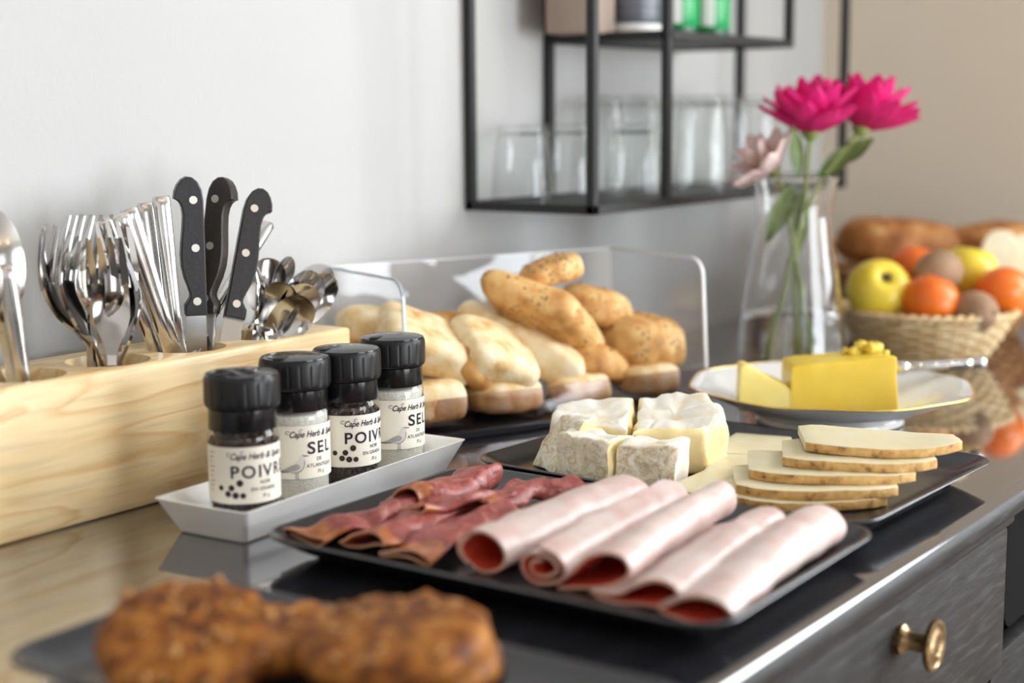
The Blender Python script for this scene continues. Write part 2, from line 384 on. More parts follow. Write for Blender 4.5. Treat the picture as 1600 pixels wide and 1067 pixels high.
wall_with_hole('wall_right', 'x', XR, 0.12, YF - .12, 0.0, FZ, CZ, [(-2.45, -1.0, 0.12, 1.6)], MT['wall_r'])
wall_with_hole('wall_left', 'x', XL, -0.12, YF - .12, 0.0, FZ, CZ, [], MT['wall_l'])
wall_with_hole('wall_front', 'y', YF, -0.12, XL, XR, FZ, CZ, [(-1.8, -0.6, -0.86, 0.95), (0.55, 2.28, -0.86, 0.95)], MT['wall_d'])
struct(box('floor', XL - .12, XR + .12, YF - .12, 0.12, FZ - .1, FZ, MT['floor']))
struct(box('ceiling', XL - .12, XR + .12, YF - .12, 0.12, CZ, CZ + .1, MT['ceil']))
def window(name, axis, pos, a0, a1, z0, z1):
    e = bpy.data.objects.new(name, None); COL.objects.link(e); e['kind'] = 'structure'
    def bar(nm, u0, u1, q0, q1):
        if axis == 'x': return box(nm, pos - .005, pos + .06, u0, u1, q0, q1, MT['white_paint'], e, .004)
        return box(nm, u0, u1, pos - .06, pos + .005, q0, q1, MT['white_paint'], e, .004)
    t = .055
    bar('window_jamb', a0, a0 + t, z0, z1); bar('window_jamb', a1 - t, a1, z0, z1)
    bar('window_rail', a0, a1, z0, z0 + t); bar('window_rail', a0, a1, z1 - t, z1)
    bar('window_mullion', (a0 + a1) / 2 - .03, (a0 + a1) / 2 + .03, z0, z1)
window('window_1', 'x', XR, -2.45, -1.0, 0.12, 1.6)
window('window_2', 'y', YF, 0.55, 2.28, -0.86, 0.95)
window('fill_window', 'y', YF, -1.8, -0.6, -0.86, 0.95)  # unseen window added for the fill lamp
# warm ceiling bulbs behind the camera (their small warm sparks show in the cutlery)
for i, (x, y) in enumerate([(-0.9, -1.6), (-0.5, -2.2), (0.1, -2.6)]):
    b = empty('ceiling_lamp', (x, y, CZ - .25), ['warm ceiling lamp behind the camera, over the near end of the room', 'warm ceiling lamp behind the camera, middle of the three', 'warm ceiling lamp behind the camera, closest to the windows'][i], 'lamp', 'warm ceiling lamps')
    bm = bmesh.new(); tube(bm, [(0, 0, 0.03), (0, 0, 0.25)], .004, 8); obj('flex_cord', bm, MT['frame'], b)
    bm = bmesh.new(); lathe(bm, [(.012, .04), (.02, .03), (.035, .0), (.04, -.02), (.03, -.045), (.008, -.055)], 24, None, (0, 0, 0), True, True)
    mm = pmat('warm_bulb_%d' % i, (1, .8, .5), .5); bb = mm.node_tree.nodes['Principled BSDF']
    bb.inputs['Emission Color'].default_value = (1, .66, .30, 1); bb.inputs['Emission Strength'].default_value = 60
    obj('bulb', bm, mm, b)

# ------------------------------------------------------------------ sideboard: worktop and cabinet
YE = -0.6848
def worktop():
    T = 0.026
    prof = []                                       # (y, z) of the rounded nose, then back
    prof += [(-0.004, 0.0), (YE + .012, 0.0)]
    for k in range(9):
        a = PI / 2 + k / 8 * PI
        prof.append((YE + .012 + .012 * math.cos(a) * 1.0, -0.012 + .012 * math.sin(a)))
    prof += [(YE + .016, -0.024), (YE + .020, -T - .004), (-0.004, -T - .004)]
    xs = [-1.1, 0.2, 0.9, 1.6, XR - .004]
    bm = bmesh.new()
    rings_to_bm(bm, [[(x, y, z) for (y, z) in prof] for x in xs])
    # worn front nose gets the brushed paint
    o = obj('worktop', bm, [MT['top'], MT['front']], angle=30)
    for p in o.data.polygons:
        if p.normal.y < -0.45 and p.normal.z < 0.75: p.material_index = 1
    return tag(o, 'long glossy black worktop with a rounded front edge, carrying the breakfast buffet', 'worktop')
worktop()
cab = empty('sideboard', (0, 0, FZ), 'dark brushed sideboard under the black worktop, with a round brass knob', 'cabinet')
YC = -0.655
def cbox(name, *a, m=None, bevel=.002):
    o = box(name, *a, m or MT['front'], cab, bevel)
    o.location = (0, 0, -FZ); return o
# coordinates of children are written in room space, moved back by the parent's height
TOPZ = -0.0305
cbox('side_panel', -1.08, -1.06, YC, -.01, FZ, TOPZ)
cbox('side_panel', 1.285, 1.305, YC + .012, -.01, FZ, TOPZ)
cbox('side_panel', XR - .03, XR - .008, YC, -.01, FZ, TOPZ)
cbox('back_panel', -1.06, XR - .03, -.03, -.012, FZ + .08, TOPZ)
cbox('cornice_moulding', -1.08, 1.285, YC - .008, YC + .012, TOPZ - .014, TOPZ, bevel=.004)
cbox('bottom_rail', -1.08, XR - .008, YC, YC + .03, FZ, FZ + .1)
# drawers
def drawer(x0, x1, z0, z1, knob=True):
    d = cbox('drawer', x0, x1, YC - .004, YC + .02, z0, z1, bevel=.003)
    if knob:
        bm = bmesh.new()
        prof = [(.0115, 0), (.0115, .004), (.0085, .006), (.0070, .010), (.0070, .020), (.010, .0225), (.0185, .0245), (.0195, .0265), (.0188, .0285),
                (.0160, .0290), (.0150, .0278), (.0125, .0278), (.0110, .0292), (.0075, .0300), (.0060, .0288), (.0035, .0288), (.0, .0300)]
        lathe(bm, prof, 36, None, (0, 0, 0), True, False)
        k = obj('knob', bm, MT['brass'], d, angle=50)
        k.rotation_euler = (PI / 2, 0, 0)
        k.location = ((x0 + x1) / 2 if knob is True else knob, YC - .004, (z0 + z1) / 2 if knob is True else -0.073)
        tag(k, 'turned brass knob')
    return d
drawer(0.44, 1.279, -0.176, -0.046, 1.0275)
drawer(-0.42, 0.434, -0.176, -0.046)
drawer(0.44, 1.262, -0.50, -0.182)
drawer(-0.42, 0.434, -0.50, -0.182)
drawer(-1.06, -0.426, -0.50, -0.046)
cbox('door_panel', 1.268, 1.83, YC + .002, YC + .02, -0.50, -0.166, bevel=.002)
cbox('lower_panel', -1.06, XR - .03, YC + .004, YC + .02, FZ + .1, -0.506)
# black panel coloured as the shade of an open niche, rounded lower corner
bm = bmesh.new()
pts = [(1.31, -.036), (1.31, -.120)]
for k in range(7):
    a = PI + k / 6 * PI / 2
    pts.append((1.33 + .02 * math.cos(a), -.132 + .02 * math.sin(a)))
pts += [(1.82, -.152), (1.82, -.036)]
rings_to_bm(bm, [[(x, YC + .006, z) for x, z in pts], [(x, YC + .024, z) for x, z in pts]])
o = obj('niche_shade_panel', bm, MT['gap'], cab, smooth=False); o.location = (0, 0, -FZ)
tag(o, 'black panel painted as the shade of an open niche')
cbox('face_frame', 1.306, 1.83, YC + .024, YC + .03, -0.166, TOPZ, m=MT['front'])
cbox('face_frame', 1.83, XR - .03, YC, YC + .02, -0.506, TOPZ)

# ------------------------------------------------------------------ cutlery caddy
HC = 0.115
HX = [0.623, 0.706, 0.789, 0.872, 0.957]; HY = -0.086
def caddy():
    bm = bmesh.new(); add_box(bm, 0.555, 1.038, -0.125, -0.030, 0.0, HC, 0.0035, 3)
    o = obj('cutlery_caddy', bm, MT['pine'], angle=40)
    cut = bmesh.new()
    for x in HX:
        lathe(cut, [(.0325, .012), (.0325, HC - .003), (.0335, HC - .001), (.0355, HC + .01)], 56, None, (x, HY, 0), True, True)
    me = bpy.data.meshes.new('cutter'); bmesh.ops.recalc_face_normals(cut, faces=cut.faces); cut.to_mesh(me); cut.free()
    c = bpy.data.objects.new('cutter', me); COL.objects.link(c)
    md = o.modifiers.new('holes', 'BOOLEAN'); md.object = c; md.operation = 'DIFFERENCE'; md.solver = 'EXACT'
    dg = bpy.context.evaluated_depsgraph_get()
    nm = bpy.data.meshes.new_from_object(o.evaluated_get(dg))
    o.modifiers.clear(); o.data = nm
    for p in nm.polygons: p.use_smooth = True
    nm.set_sharp_from_angle(angle=math.radians(35))
    nm.materials.clear(); nm.materials.append(MT['pine'])
    for p in nm.polygons: p.material_index = 0
    bpy.data.objects.remove(c, do_unlink=True)
    tag(o, 'long light pine wood caddy with round holes holding the cutlery', 'caddy')
caddy()

def ribbon(bm, ts, xf, wf, zf, cup, th, nw=8, yoff=None):
    """flat tapering metal piece along +X: half-width wf(t), height zf(t), dished by cup(t)"""
    rings = []
    for t in ts:
        x = xf(t); w = wf(t); z = zf(t); c = cup(t); y0 = yoff(t) if yoff else 0
        top = []; bot = []
        for k in range(nw + 1):
            s = -1 + 2 * k / nw
            zz = z - c * (1 - s * s)
            top.append((x, y0 + s * w, zz + th(t) / 2)); bot.append((x, y0 + s * w * .96, zz - th(t) / 2))
        rings.append(top + bot[::-1])
    rings_to_bm(bm, rings)

def sm(a, b, t):
    t = max(0, min(1, (t - a) / (b - a))); return t * t * (3 - 2 * t)
def lin(n, a=0.0, b=1.0): return [a + (b - a) * i / (n - 1) for i in range(n)]

def fork_mesh():
    """fork 0.205 long, handle end at x=0, tines at the far end; dish opens to +Z"""
    bm = bmesh.new(); L = .205
    zf = lambda x: -.016 * math.sin(PI * min(1, max(0, (x - .104) / .101))) + .004 * sm(.02, .11, x)
    ribbon(bm, lin(26), lambda t: t * .165, lambda t: (.0090 - .0055 * sm(.01, .080, t * .165) + .0108 * sm(.108, .140, t * .165)),
           lambda t: zf(t * .165), lambda t: .0032 * sm(.12, .150, t * .165), lambda t: .0032 - .001 * t, 8)
    for k in range(4):
        y = (-1.5 + k) * .0079
        ribbon(bm, lin(9), lambda t: .164 + t * .041, lambda t: .0028 - .0015 * t ** 3, lambda t: zf(.164 + t * .041) - .0028 * (1 - (y / .0135) ** 2) * (1 - t * .3) - .0003,
               lambda t: 0, lambda t: .0021 - .0010 * t, 3, lambda t: y * (1 + .05 * t))
    return bm
def spoon_mesh(L, bl, bw, depth, hw):
    """spoon with handle end at x=0; bowl length bl, half width bw, opens to +Z"""
    bm = bmesh.new(); x0 = L - bl
    def wf(t):
        x = t * L
        if x < x0: return hw * (1 - .62 * sm(0, x0, x)) + .0005
        u = (x - x0) / bl
        e = math.sqrt(max(0, 1 - (2 * u - 1) ** 2)) ** .9
        return max(bw * e * (.92 + .16 * u), hw * .38 * (1 - u), .0008)
    ts = lin(22, 0, x0 / L) + [ (x0 + bl * (1 - math.cos(PI * k / 22)) / 2) / L for k in range(1, 23)]
    def zf(t):
        x = t * L
        return .010 * sm(0, x0 * .8, x) - .010 * sm(x0 * .8, x0 + bl * .2, x) + .003 * sm(x0 + bl * .6, L, x)
    ribbon(bm, ts, lambda t: t * L, wf, zf, lambda t: depth * math.sin(PI * max(0, min(1, (t * L - x0) / bl))) ** .7 if t * L > x0 else 0, lambda t: .0024 if t * L < x0 else .0014, 10)
    return bm
def tknife_mesh():
    """table knife held blade down: handle end at x = L"""
    bm = bmesh.new(); L = .22
    def wf(t):
        x = t * L
        return .0085 - .0035 * sm(.06, .11, x) + .0022 * sm(.12, .22, x) if x > .012 else .004 + .0045 * x / .012
    def th(t):
        x = t * L
        return .0014 + .0062 * sm(.10, .125, x) + .0018 * sm(.14, .22, x)
    rings = []
    for t in lin(30) :
        w = wf(t); h = th(t) / 2
        q = [(w, -h * .3), (w, h * .3), (w * .86, h * .72), (w * .5, h * .96), (0, h), (-w * .5, h * .96), (-w * .86, h * .72), (-w, h * .3), (-w, -h * .3), (-w * .86, -h * .72), (-w * .5, -h * .96), (0, -h), (w * .5, -h * .96), (w * .86, -h * .72)]
        rings.append([(t * L, y, z) for y, z in q])
    w, h = wf(1), th(1) / 2
    rings.append([(L + .0018, y * .86, z * .7) for _, y, z in rings[-1]])
    rings_to_bm(bm, rings)
    return bm

def mesh_of(name, bm, m, angle=None):
    bmesh.ops.recalc_face_normals(bm, faces=bm.faces)
    me = bpy.data.meshes.new(name); bm.to_mesh(me); bm.free(); me.materials.append(m)
    for p in me.polygons: p.use_smooth = True
    if angle: me.set_sharp_from_angle(angle=math.radians(angle))
    return me
FORK = mesh_of('fork', fork_mesh(), MT['steel'], 50)
TEASPOON = mesh_of('teaspoon', spoon_mesh(.138, .053, .0178, .0065, .006), MT['steel'], 60)
BIGSPOON = mesh_of('serving_spoon', spoon_mesh(.235, .088, .029, .014, .0095), MT['steel_b'], 60)
TKNIFE = mesh_of('table_knife', tknife_mesh(), MT['steel_b'], 40)

def inst(name, me, base, tip, face, label, cat, group, length=None):
    o = bpy.data.objects.new(name, me); COL.objects.link(o)
    place(o, base, tip, face)
    tag(o, label, cat, group)
    return o
def stab(name, me, L, tip, hole, face, label, cat, group, k=0.55, off=(0, 0)):
    """tip above, the other end inside the hole"""
    tip = Vector(tip); hc = Vector((HX[hole] + off[0], HY + off[1], HC))
    d = tip - hc
    # aim through a point of the hole mouth near its centre
    mouth = hc + Vector((d.x, d.y, 0)) * min(1, .017 / max(1e-4, Vector((d.x, d.y, 0)).length))
    ax = (tip - mouth).normalized()
    base = tip - ax * L
    if base.z < 0.0125: pass
    return inst(name, me, base, tip, face, label, cat, group)

CAMV = Vector((-0.81, -0.58, 0.12))
RV = Vector((0.58, -0.815, 0))
G = 'forks in the second caddy hole'
for tip, face, off, lab in [
    ((.7269, -.090, .2223), RV * 1.0 + CAMV * -.15, (.006, 0), 'steel fork at the far left of the fork bundle, seen almost edge on'),
    ((.7480, -.082, .2240), RV * .8 + CAMV * -.6, (.002, .004), 'steel fork with its back to the bundle, second from the left'),
    ((.7674, -.085, .2314), RV * .5 + CAMV * -.9, (-.002, 0), 'steel fork showing its rounded back in the middle of the bundle'),
    ((.7960, -.070, .2305), RV * .1 + CAMV * -.9, (.002, .006), 'steel fork standing tallest behind the others of the bundle'),
    ((.7920, -.096, .2265), RV * -.5 + CAMV * -.7, (.0, -.006), 'steel fork with bright tines leaning against the table knives'),
    ((.7665, -.116, .2167), RV * .10 + CAMV * 1.0, (.000, -.010), 'steel fork in front of the bundle, its hollow side open to the room'),
    ((.7900, -.104, .2140), RV * -1.0 + CAMV * .25, (-.006, -.004), 'steel fork seen edge on at the right front of the bundle')]:
    stab('fork', FORK, .205, tip, 2, face, lab, 'fork', G, off=off)

G = 'table knives standing handle up'
for tip, face, off, lab in [
    ((.8602, -.076, .2425), CAMV + RV * .35, (.006, -.010), 'brightest steel table knife, handle up, nearest to the black steak knives'),
    ((.8590, -.058, .2370), CAMV + RV * .5, (.004, .004), 'steel table knife half hidden behind the brightest upright handle'),
    ((.8173, -.085, .2352), CAMV + RV * .3, (-.002, -.012), 'wide bright steel table knife handle leaning left toward the forks'),
    ((.8010, -.095, .2310), CAMV + RV * .25, (-.008, -.008), 'steel table knife handle leaning lowest over the forks'),
    ((.8400, -.056, .2280), CAMV + RV * .6, (.000, .010), 'thin steel table knife seen edge on between the wide handles'),
    ((.7969, -.078, .2262), CAMV + RV * .4, (-.012, .004), 'steel table knife behind the fork tines, leaning far left'),
    ((1.000, -.060, .2105), CAMV + RV * -.3, (.004, .008), 'steel table knife leaning right behind the third steak knife')]:
    stab('table_knife', TKNIFE, .2218, tip, 3, face, lab, 'knife', G, off=off)

# steak knives with riveted handles: outline in (y along handle, x across), straight back at x=0
def steak_knife(tip_px, bol, hole_pt, flip, face, label, mat):
    """bol = centre of handle foot, tip_px = centre of the pommel"""
    e = bpy.data.objects.new('steak_knife', None); COL.objects.link(e); e.empty_display_size = .02
    bol = Vector(bol); top = Vector(tip_px)
    out = [(0, 0), (0, .018), (0, .045), (0, .075), (.0002, .098), (.0015, .107), (.0045, .1135), (.0090, .1172), (.0135, .1178), (.0180, .1155),
           (.0215, .1110), (.0238, .1055), (.0248, .0995), (.0225, .0985), (.0200, .0962), (.0182, .0920), (.0174, .085), (.0182, .074), (.0196, .062), (.0204, .052),
           (.0200, .042), (.0180, .032), (.0152, .024), (.0135, .018), (.0138, .0150), (.0160, .0115), (.0180, .0090), (.0182, .004), (.0178, 0)]
    T = .0135
    def ring(z, ins):
        n = len(out); pts = []
        cx = .0092
        for i, (x, y) in enumerate(out):
            a = Vector(out[i - 1]); b = Vector(out[(i + 1) % n]); tg = (b - a).normalized()
            nrm = Vector((-tg.y, tg.x))          # outline runs clockwise: inward is to the right
            p = Vector((x, y)) - nrm * -ins if False else Vector((x, y)) + Vector((tg.y, -tg.x)) * ins
            pts.append((p.x - cx, p.y, z))
        return pts
    sgn = 1
    bm = bmesh.new()
    rings_to_bm(bm, [ring(-T / 2, .0012), ring(-T / 2 + .0012, 0), ring(T / 2 - .0012, 0), ring(T / 2, .0012)])
    if flip:
        for v in bm.verts: v.co.x *= -1
    h = obj('handle', bm, mat, e, angle=38)
    for ry in (.0125, .058, .0985):
        bm = bmesh.new(); rx = (.0082 if ry < .1 else .009) - .0092 + (.0006 if ry > .09 else 0)
        lathe(bm, [(.0034, -T / 2 - .0003), (.0034, T / 2 + .0003)], 20, None, (rx * (-1 if flip else 1), ry, 0), True, True)
        obj('rivet', bm, MT['rivet'], h, angle=40)
    bm = bmesh.new()
    bo = [(-.0088, 0), (-.0088, -.095), (-.004, -.108), (.002, -.110), (.0065, -.100)]
    for k in range(14): bo.append((.0085 + (.0006 if k % 2 else -.0004), -.092 + k * .0057))
    bo += [(.0086, -.012), (.0078, -.010), (.0080, 0)]
    rings_to_bm(bm, [[(x, y, -.0007) for x, y in bo], [(x, y, .0007) for x, y in bo]])
    if flip:
        for v in bm.verts: v.co.x *= -1
    obj('blade', bm, MT['blade'], e, smooth=False)
    y = (top - bol).normalized(); z = Vector(face); z = (z - y * z.dot(y)).normalized(); x = y.cross(z)
    m = Matrix.Identity(4)
    for i in range(3):
        m[i][0] = x[i]; m[i][1] = y[i]; m[i][2] = z[i]; m[i][3] = bol[i]
    e.matrix_world = m
    return tag(e, label, 'knife', 'black handled steak knives')
steak_knife((.8880, -.083, .2600), (.8890, -.0810, .1400), None, True, CAMV + RV * .34, 'leftmost steak knife, black riveted handle with its hooked end turned left', MT['black_h'])
steak_knife((.9245, -.080, .2525), (.9060, -.078, .1395), None, False, CAMV + RV * -.25, 'middle steak knife with a brownish black riveted handle, behind its two neighbours', MT['brown_h'])
steak_knife((.9640, -.086, .2490), (.9228, -.0925, .1335), None, False, CAMV + RV * .32, 'rightmost steak knife, black riveted handle leaning right over the teaspoons', MT['black_h'])

def spoon_in(center, hole, face, lab, bl=.053, L=.138, off=(0, 0), name='teaspoon', me=None, cat='spoon', G='teaspoons in the last caddy hole'):
    c = Vector(center); hc = Vector((HX[hole] + off[0], HY + off[1], HC - .035))
    ax = (c - hc).normalized()
    tip = c + ax * bl / 2; base = tip - ax * L
    return inst(name, me or TEASPOON, base, tip, face, lab, cat, G)
spoon_in((.9700, -.1130, .1285), 4, CAMV + Vector((0, 0, -.35)), 'lowest teaspoon in front, its bowl mirroring the pine wood', off=(-.010, .012))
spoon_in((.9655, -.1018, .1370), 4, CAMV + RV * -.25 + Vector((0, 0, -.55)), 'teaspoon with a black mirrored bowl, front left of the cluster', off=(-.006, .004))
spoon_in((.9800, -.1110, .1370), 4, CAMV + RV * .25 + Vector((0, 0, -.55)), 'teaspoon tucked behind the lowest bowl, only its rim shining', off=(-.004, .004))
spoon_in((.9993, -.1010, .1445), 4, CAMV + RV * .15 + Vector((0, 0, -.55)), 'tall teaspoon with a broad dark bowl in the middle of the cluster', off=(.0, -.002))
spoon_in((1.0160, -.1030, .1420), 4, CAMV + RV * .55 + Vector((0, 0, -.55)), 'dark teaspoon leaning right, second from the end of the cluster', off=(.002, -.004))
spoon_in((1.0300, -.0850, .1520), 4, -CAMV + RV * .3, 'pale teaspoon leaning furthest right, showing the back of its bowl', off=(.004, .0))
spoon_in((.9560, -.0880, .1520), 4, RV * -1 + CAMV * .2, 'teaspoon seen edge on beside the third steak knife', off=(-.004, .004))
spoon_in((.9860, -.0700, .1540), 4, CAMV + RV * -.1 + Vector((0, 0, -.55)), 'teaspoon with a black bowl standing at the back near the wall', off=(-.002, .006))
spoon_in((.9985, -.0760, .1560), 4, RV * .9 + CAMV * .25, 'narrow teaspoon standing edge on between two dark bowls', off=(.0, .006))
G2 = 'large spoons in the first hole'
spoon_in((.6950, -.0680, .1985), 1, -CAMV + RV * .1, 'big worn serving spoon at the picture edge, back of its bowl showing', .088, .235, (-.004, .004), 'serving_spoon', BIGSPOON, 'spoon', G2)
spoon_in((.6600, -.0840, .1950), 1, -CAMV + RV * -.4, 'big serving spoon furthest along the caddy, bowl outside the picture', .088, .235, (-.012, -.004), 'serving_spoon', BIGSPOON, 'spoon', G2)
# handles standing in the first hole
stab('table_knife', TKNIFE, .2218, (.690, -.096, .200), 1, CAMV + RV * .2, 'flat steel handle standing in front of the big spoon', 'knife', 'handles in the first hole', off=(.012, -.010))

# ------------------------------------------------------------------ white ceramic tray with four grinders
TX, TY, TR = 0.8845, -0.2268, math.radians(3.9)
def ctray():
    bm = bmesh.new(); L, Wd, H = .290, .092, .0275
    def ring(w, d, r, z): return [(x, y, z) for x, y in rrect(w, d, r, 6)]
    R = [ring(L - .034, Wd - .034, .004, 0.0), ring(L - .028, Wd - .028, .005, .0), ring(L - .025, Wd - .025, .005, .002), ring(L - .003, Wd - .003, .005, H - .0015), ring(L - .001, Wd - .001, .005, H - .0003),
         ring(L - .003, Wd - .003, .005, H), ring(L - .007, Wd - .007, .004, H - .0004), ring(L - .009, Wd - .009, .004, H - .002),
         ring(L - .030, Wd - .030, .005, .0065), ring(L - .034, Wd - .034, .005, .005), ring(L - .05, Wd - .05, .004, .0048)]
    rings_to_bm(bm, R)
    o = obj('ceramic_tray', bm, MT['ceramic'], angle=50)
    o.location = (TX, TY, 0.0002); o.rotation_euler = (0, 0, TR)
    tag(o, 'narrow white ceramic tray with flared sides under the four spice grinders', 'tray')
ctray()

# flat print wrapped on a cylinder: (u along the arc, v up) in metres
def letters(txt, bold=0.0, shear=0.0):
    cu = bpy.data.curves.new('type', 'FONT'); cu.body = txt; cu.size = 1; cu.offset = bold; cu.shear = shear
    cu.resolution_u = 4
    ob = bpy.data.objects.new('type', cu); COL.objects.link(ob)
    dg = bpy.context.evaluated_depsgraph_get(); dg.update()
    me = bpy.data.meshes.new_from_object(ob.evaluated_get(dg))
    vs = [(v.co.x, v.co.y) for v in me.vertices]; fs = [tuple(p.vertices) for p in me.polygons]
    bpy.data.objects.remove(ob, do_unlink=True); bpy.data.curves.remove(cu); bpy.data.meshes.remove(me)
    return vs, fs
class Print:
    def __init__(s): s.v = []; s.f = []
    def poly(s, pts):
        b = len(s.v); s.v += list(pts); s.f.append(tuple(range(b, b + len(pts))))
    def text(s, txt, u, v, h, w=None, bold=0.0, shear=0.0, cap=0.0):
        vs, fs = letters(txt, bold, shear)
        x0 = min(p[0] for p in vs); x1 = max(p[0] for p in vs)
        k = h / 0.73
        kx = (w / (x1 - x0)) if w else k
        b = len(s.v)
        s.v += [(u + (x - x0) * kx, v + y * k) for x, y in vs]
        s.f += [tuple(i + b for i in f) for f in fs]
    def disc(s, u, v, r, n=20, sq=1.0):
        s.poly([(u + r * math.cos(2 * PI * k / n), v + r * sq * math.sin(2 * PI * k / n)) for k in range(n)])
    def wrap(s, name, R, az, z0, m, parent):
        bm = bmesh.new(); vs = [bm.verts.new((u, v, 0)) for u, v in s.v]
        for f in s.f:
            try: bm.faces.new([vs[i] for i in f])
            except ValueError: pass
        us = [u for u, v in s.v]; a, b = min(us), max(us); n = max(1, int((b - a) / .0012))
        for k in range(1, n):
            bmesh.ops.bisect_plane(bm, geom=bm.verts[:] + bm.edges[:] + bm.faces[:], plane_co=(a + (b - a) * k / n, 0, 0), plane_no=(1, 0, 0))
        bmesh.ops.triangulate(bm, faces=bm.faces)
        for q in bm.verts:
            t = az + q.co.x / R
            q.co = Vector((R * math.cos(t), R * math.sin(t), z0 + q.co.y))
        me = bpy.data.meshes.new(name); bm.to_mesh(me); bm.free()
        return link_mesh(name, me, m, parent)

MMU = .001
def grinder(x, y, phi, kind, label, seed, ink):
    e = empty('spice_grinder', (x, y, .0052), label, 'grinder', 'spice grinders on the white tray')
    R = .0265
    v = Vector((x - CAM.x, y - CAM.y)); az0 = math.atan2(-v.y, -v.x)     # azimuth facing the camera side
    # glass body
    bm = bmesh.new()
    lathe(bm, [(.018, .0012), (.0235, .0), (.0257, .0015), (R, .004), (R, .066), (.0262, .069), (.0250, .0722), (.0243, .0740), (.0243, .078)], 56, None, (0, 0, 0), True, False)
    obj('glass_body', bm, MT['jar'], e)
    # contents
    if kind == 'pepper':
        bm = bmesh.new(); rr = random.Random(seed)
        lathe(bm, [(.0215, .003), (.0225, .006), (.0225, .0665), (.020, .0672)], 24, None, (0, 0, 0), True, True)
        for lo, hi, cnt in ((.004, .021, 170), (.058, .0705, 120)):
            for k in range(cnt):
                a = rr.uniform(0, 2 * PI); z = rr.uniform(lo, hi); r0 = .0019 + rr.uniform(-.0003, .0003)
                rad = .0258 - r0 - .0006 if z < .067 else rr.uniform(.004, .021)
                m4 = Matrix.Translation((rad * math.cos(a), rad * math.sin(a), z))
                bmesh.ops.create_icosphere(bm, subdivisions=1, radius=r0, matrix=m4)
        o = obj('peppercorns', bm, MT['pepper'], e); o['kind'] = 'stuff'
    else:
        bm = bmesh.new(); rr = random.Random(seed)
        prof = [(.0235, .003)] + [(.0248, .005 + .002 * k) for k in range(33)] + [(.021, .0705), (.010, .0715)]
        lathe(bm, prof, 80, lambda i, a, r, z: 1 - .018 * abs(noise.noise(Vector((math.cos(a) * 22, math.sin(a) * 22, z * 700 + seed)))), (0, 0, 0), True, True)
        o = obj('salt_grains', bm, MT['salt'], e); o['kind'] = 'stuff'
    # collar
    bm = bmesh.new()
    lathe(bm, [(.0230, .0725), (.0256, .0727), (.0258, .0735), (.0255, .0885), (.0235, .0895)], 56, None, (0, 0, 0), True, True)
    obj('collar', bm, MT['captop'], e, angle=40)
    # ribbed cap
    bm = bmesh.new()
    prof = [(.0255, .0893), (.0272, .0897), (.0281, .0915), (.0284, .094), (.0284, .108), (.0281, .1105), (.0276, .1125), (.0270, .1128)]
    def ribs(i, a, r, z):
        if i in (3, 4): 
            f = (a * 20 / (2 * PI)) % 1.0
            return 1.0 if f < .76 else .976
        return 1.0
    lathe(bm, prof, 160, ribs, (0, 0, 0), True, False)
    cap = obj('cap', bm, MT['cap'], e, angle=28)
    bm = bmesh.new()
    lathe(bm, [(.0270, .1126), (.0268, .1137), (.0258, .1141), (.0250, .1138), (.0236, .1142), (.016, .1153), (.008, .1159), (.0, .1160)], 56)
    lid = obj('lid', bm, MT['captop'], e, angle=50)
    bm = bmesh.new()
    a0 = az0 - 1.1 + (seed % 3) * .25
    lathe(bm, [(.0, .0012), (.004, .0011), (.0062, .0007), (.0068, .0)], 20, lambda i, a, r, z: 1 + .35 * math.cos(2 * a), (0, 0, 0), False, False)
    kn = obj('finger_tab', bm, MT['cap'], lid); kn.location = (.0165 * math.cos(a0), .0165 * math.sin(a0), .1146)
    # label
    RL = R + .00025; z0 = .0198; HL = .0425
    bm = bmesh.new()
    rings_to_bm(bm, [[(RL * math.cos(2 * PI * k / 72), RL * math.sin(2 * PI * k / 72), z0 + q) for k in range(72)] for q in (0, HL)], True, False, False)
    lb = obj('label', bm, MT['label'], e)
    az = az0 + math.radians(phi); RP = RL + .00018
    p = Print()
    vs = 'Cape Herb & Spice'
    p.text(vs, 0, .0335, .0050, .0450, .020, .38)
    # swash strokes of the script brand lettering
    def stroke(pts, w):
        n = len(pts)
        for i in range(n - 1):
            (x0, y0), (x1, y1) = pts[i], pts[i + 1]
            dx, dy = x1 - x0, y1 - y0; L = math.hypot(dx, dy) or 1
            nx, ny = -dy / L * w / 2, dx / L * w / 2
            p.poly([(x0 + nx, y0 + ny), (x0 - nx, y0 - ny), (x1 - nx, y1 - ny), (x1 + nx, y1 + ny)])
    stroke([(-.0014 + .0016 * math.cos(t), .0372 + .0013 * math.sin(t)) for t in lin(9, .4, 5.2)], .00045)
    stroke([(.0092 + .0014 * math.cos(t), .0386 + .0011 * math.sin(t)) for t in lin(9, .3, 5.0)], .0004)
    p.wrap('brand_lettering', RP, az, z0, ink, lb)
    p = Print()
    if kind == 'pepper':
        h = .0094; zb = .0196
        for ch, u, w in (('P', 0, .0066), ('O', .0082, .0104), ('I', .0212, None), ('V', .0242, .0090), ('R', .0352, .0070), ('E', .0446, .0058)):
            p.text(ch, u, zb, h, w, .020)
        p.text('NOIR', .0222, .0143, .0030, .0088, .004)
        p.text('EN GRAINS', .0150, .0093, .0030, .0205, .004)
        p.text('35 g', .0236, .0042, .0028, .0062, .004)
        p.wrap('lettering', RP, az, z0, ink, lb)
        d = Print()
        for i, (u, q, r) in enumerate(((-.0085, .0118, .0021), (.0066, .0158, .0026), (.0002, .0122, .0024), (-.0026, .0076, .0024), (.0032, .0066, .0025), (.0088, .0064, .0022))):
            d = Print(); d.disc(u, q, r, 14)
            d.wrap('peppercorn_print', RP + .00004 * i, az, z0, MT['pep_print'], lb)
    else:
        h = .0098; zb = .0198
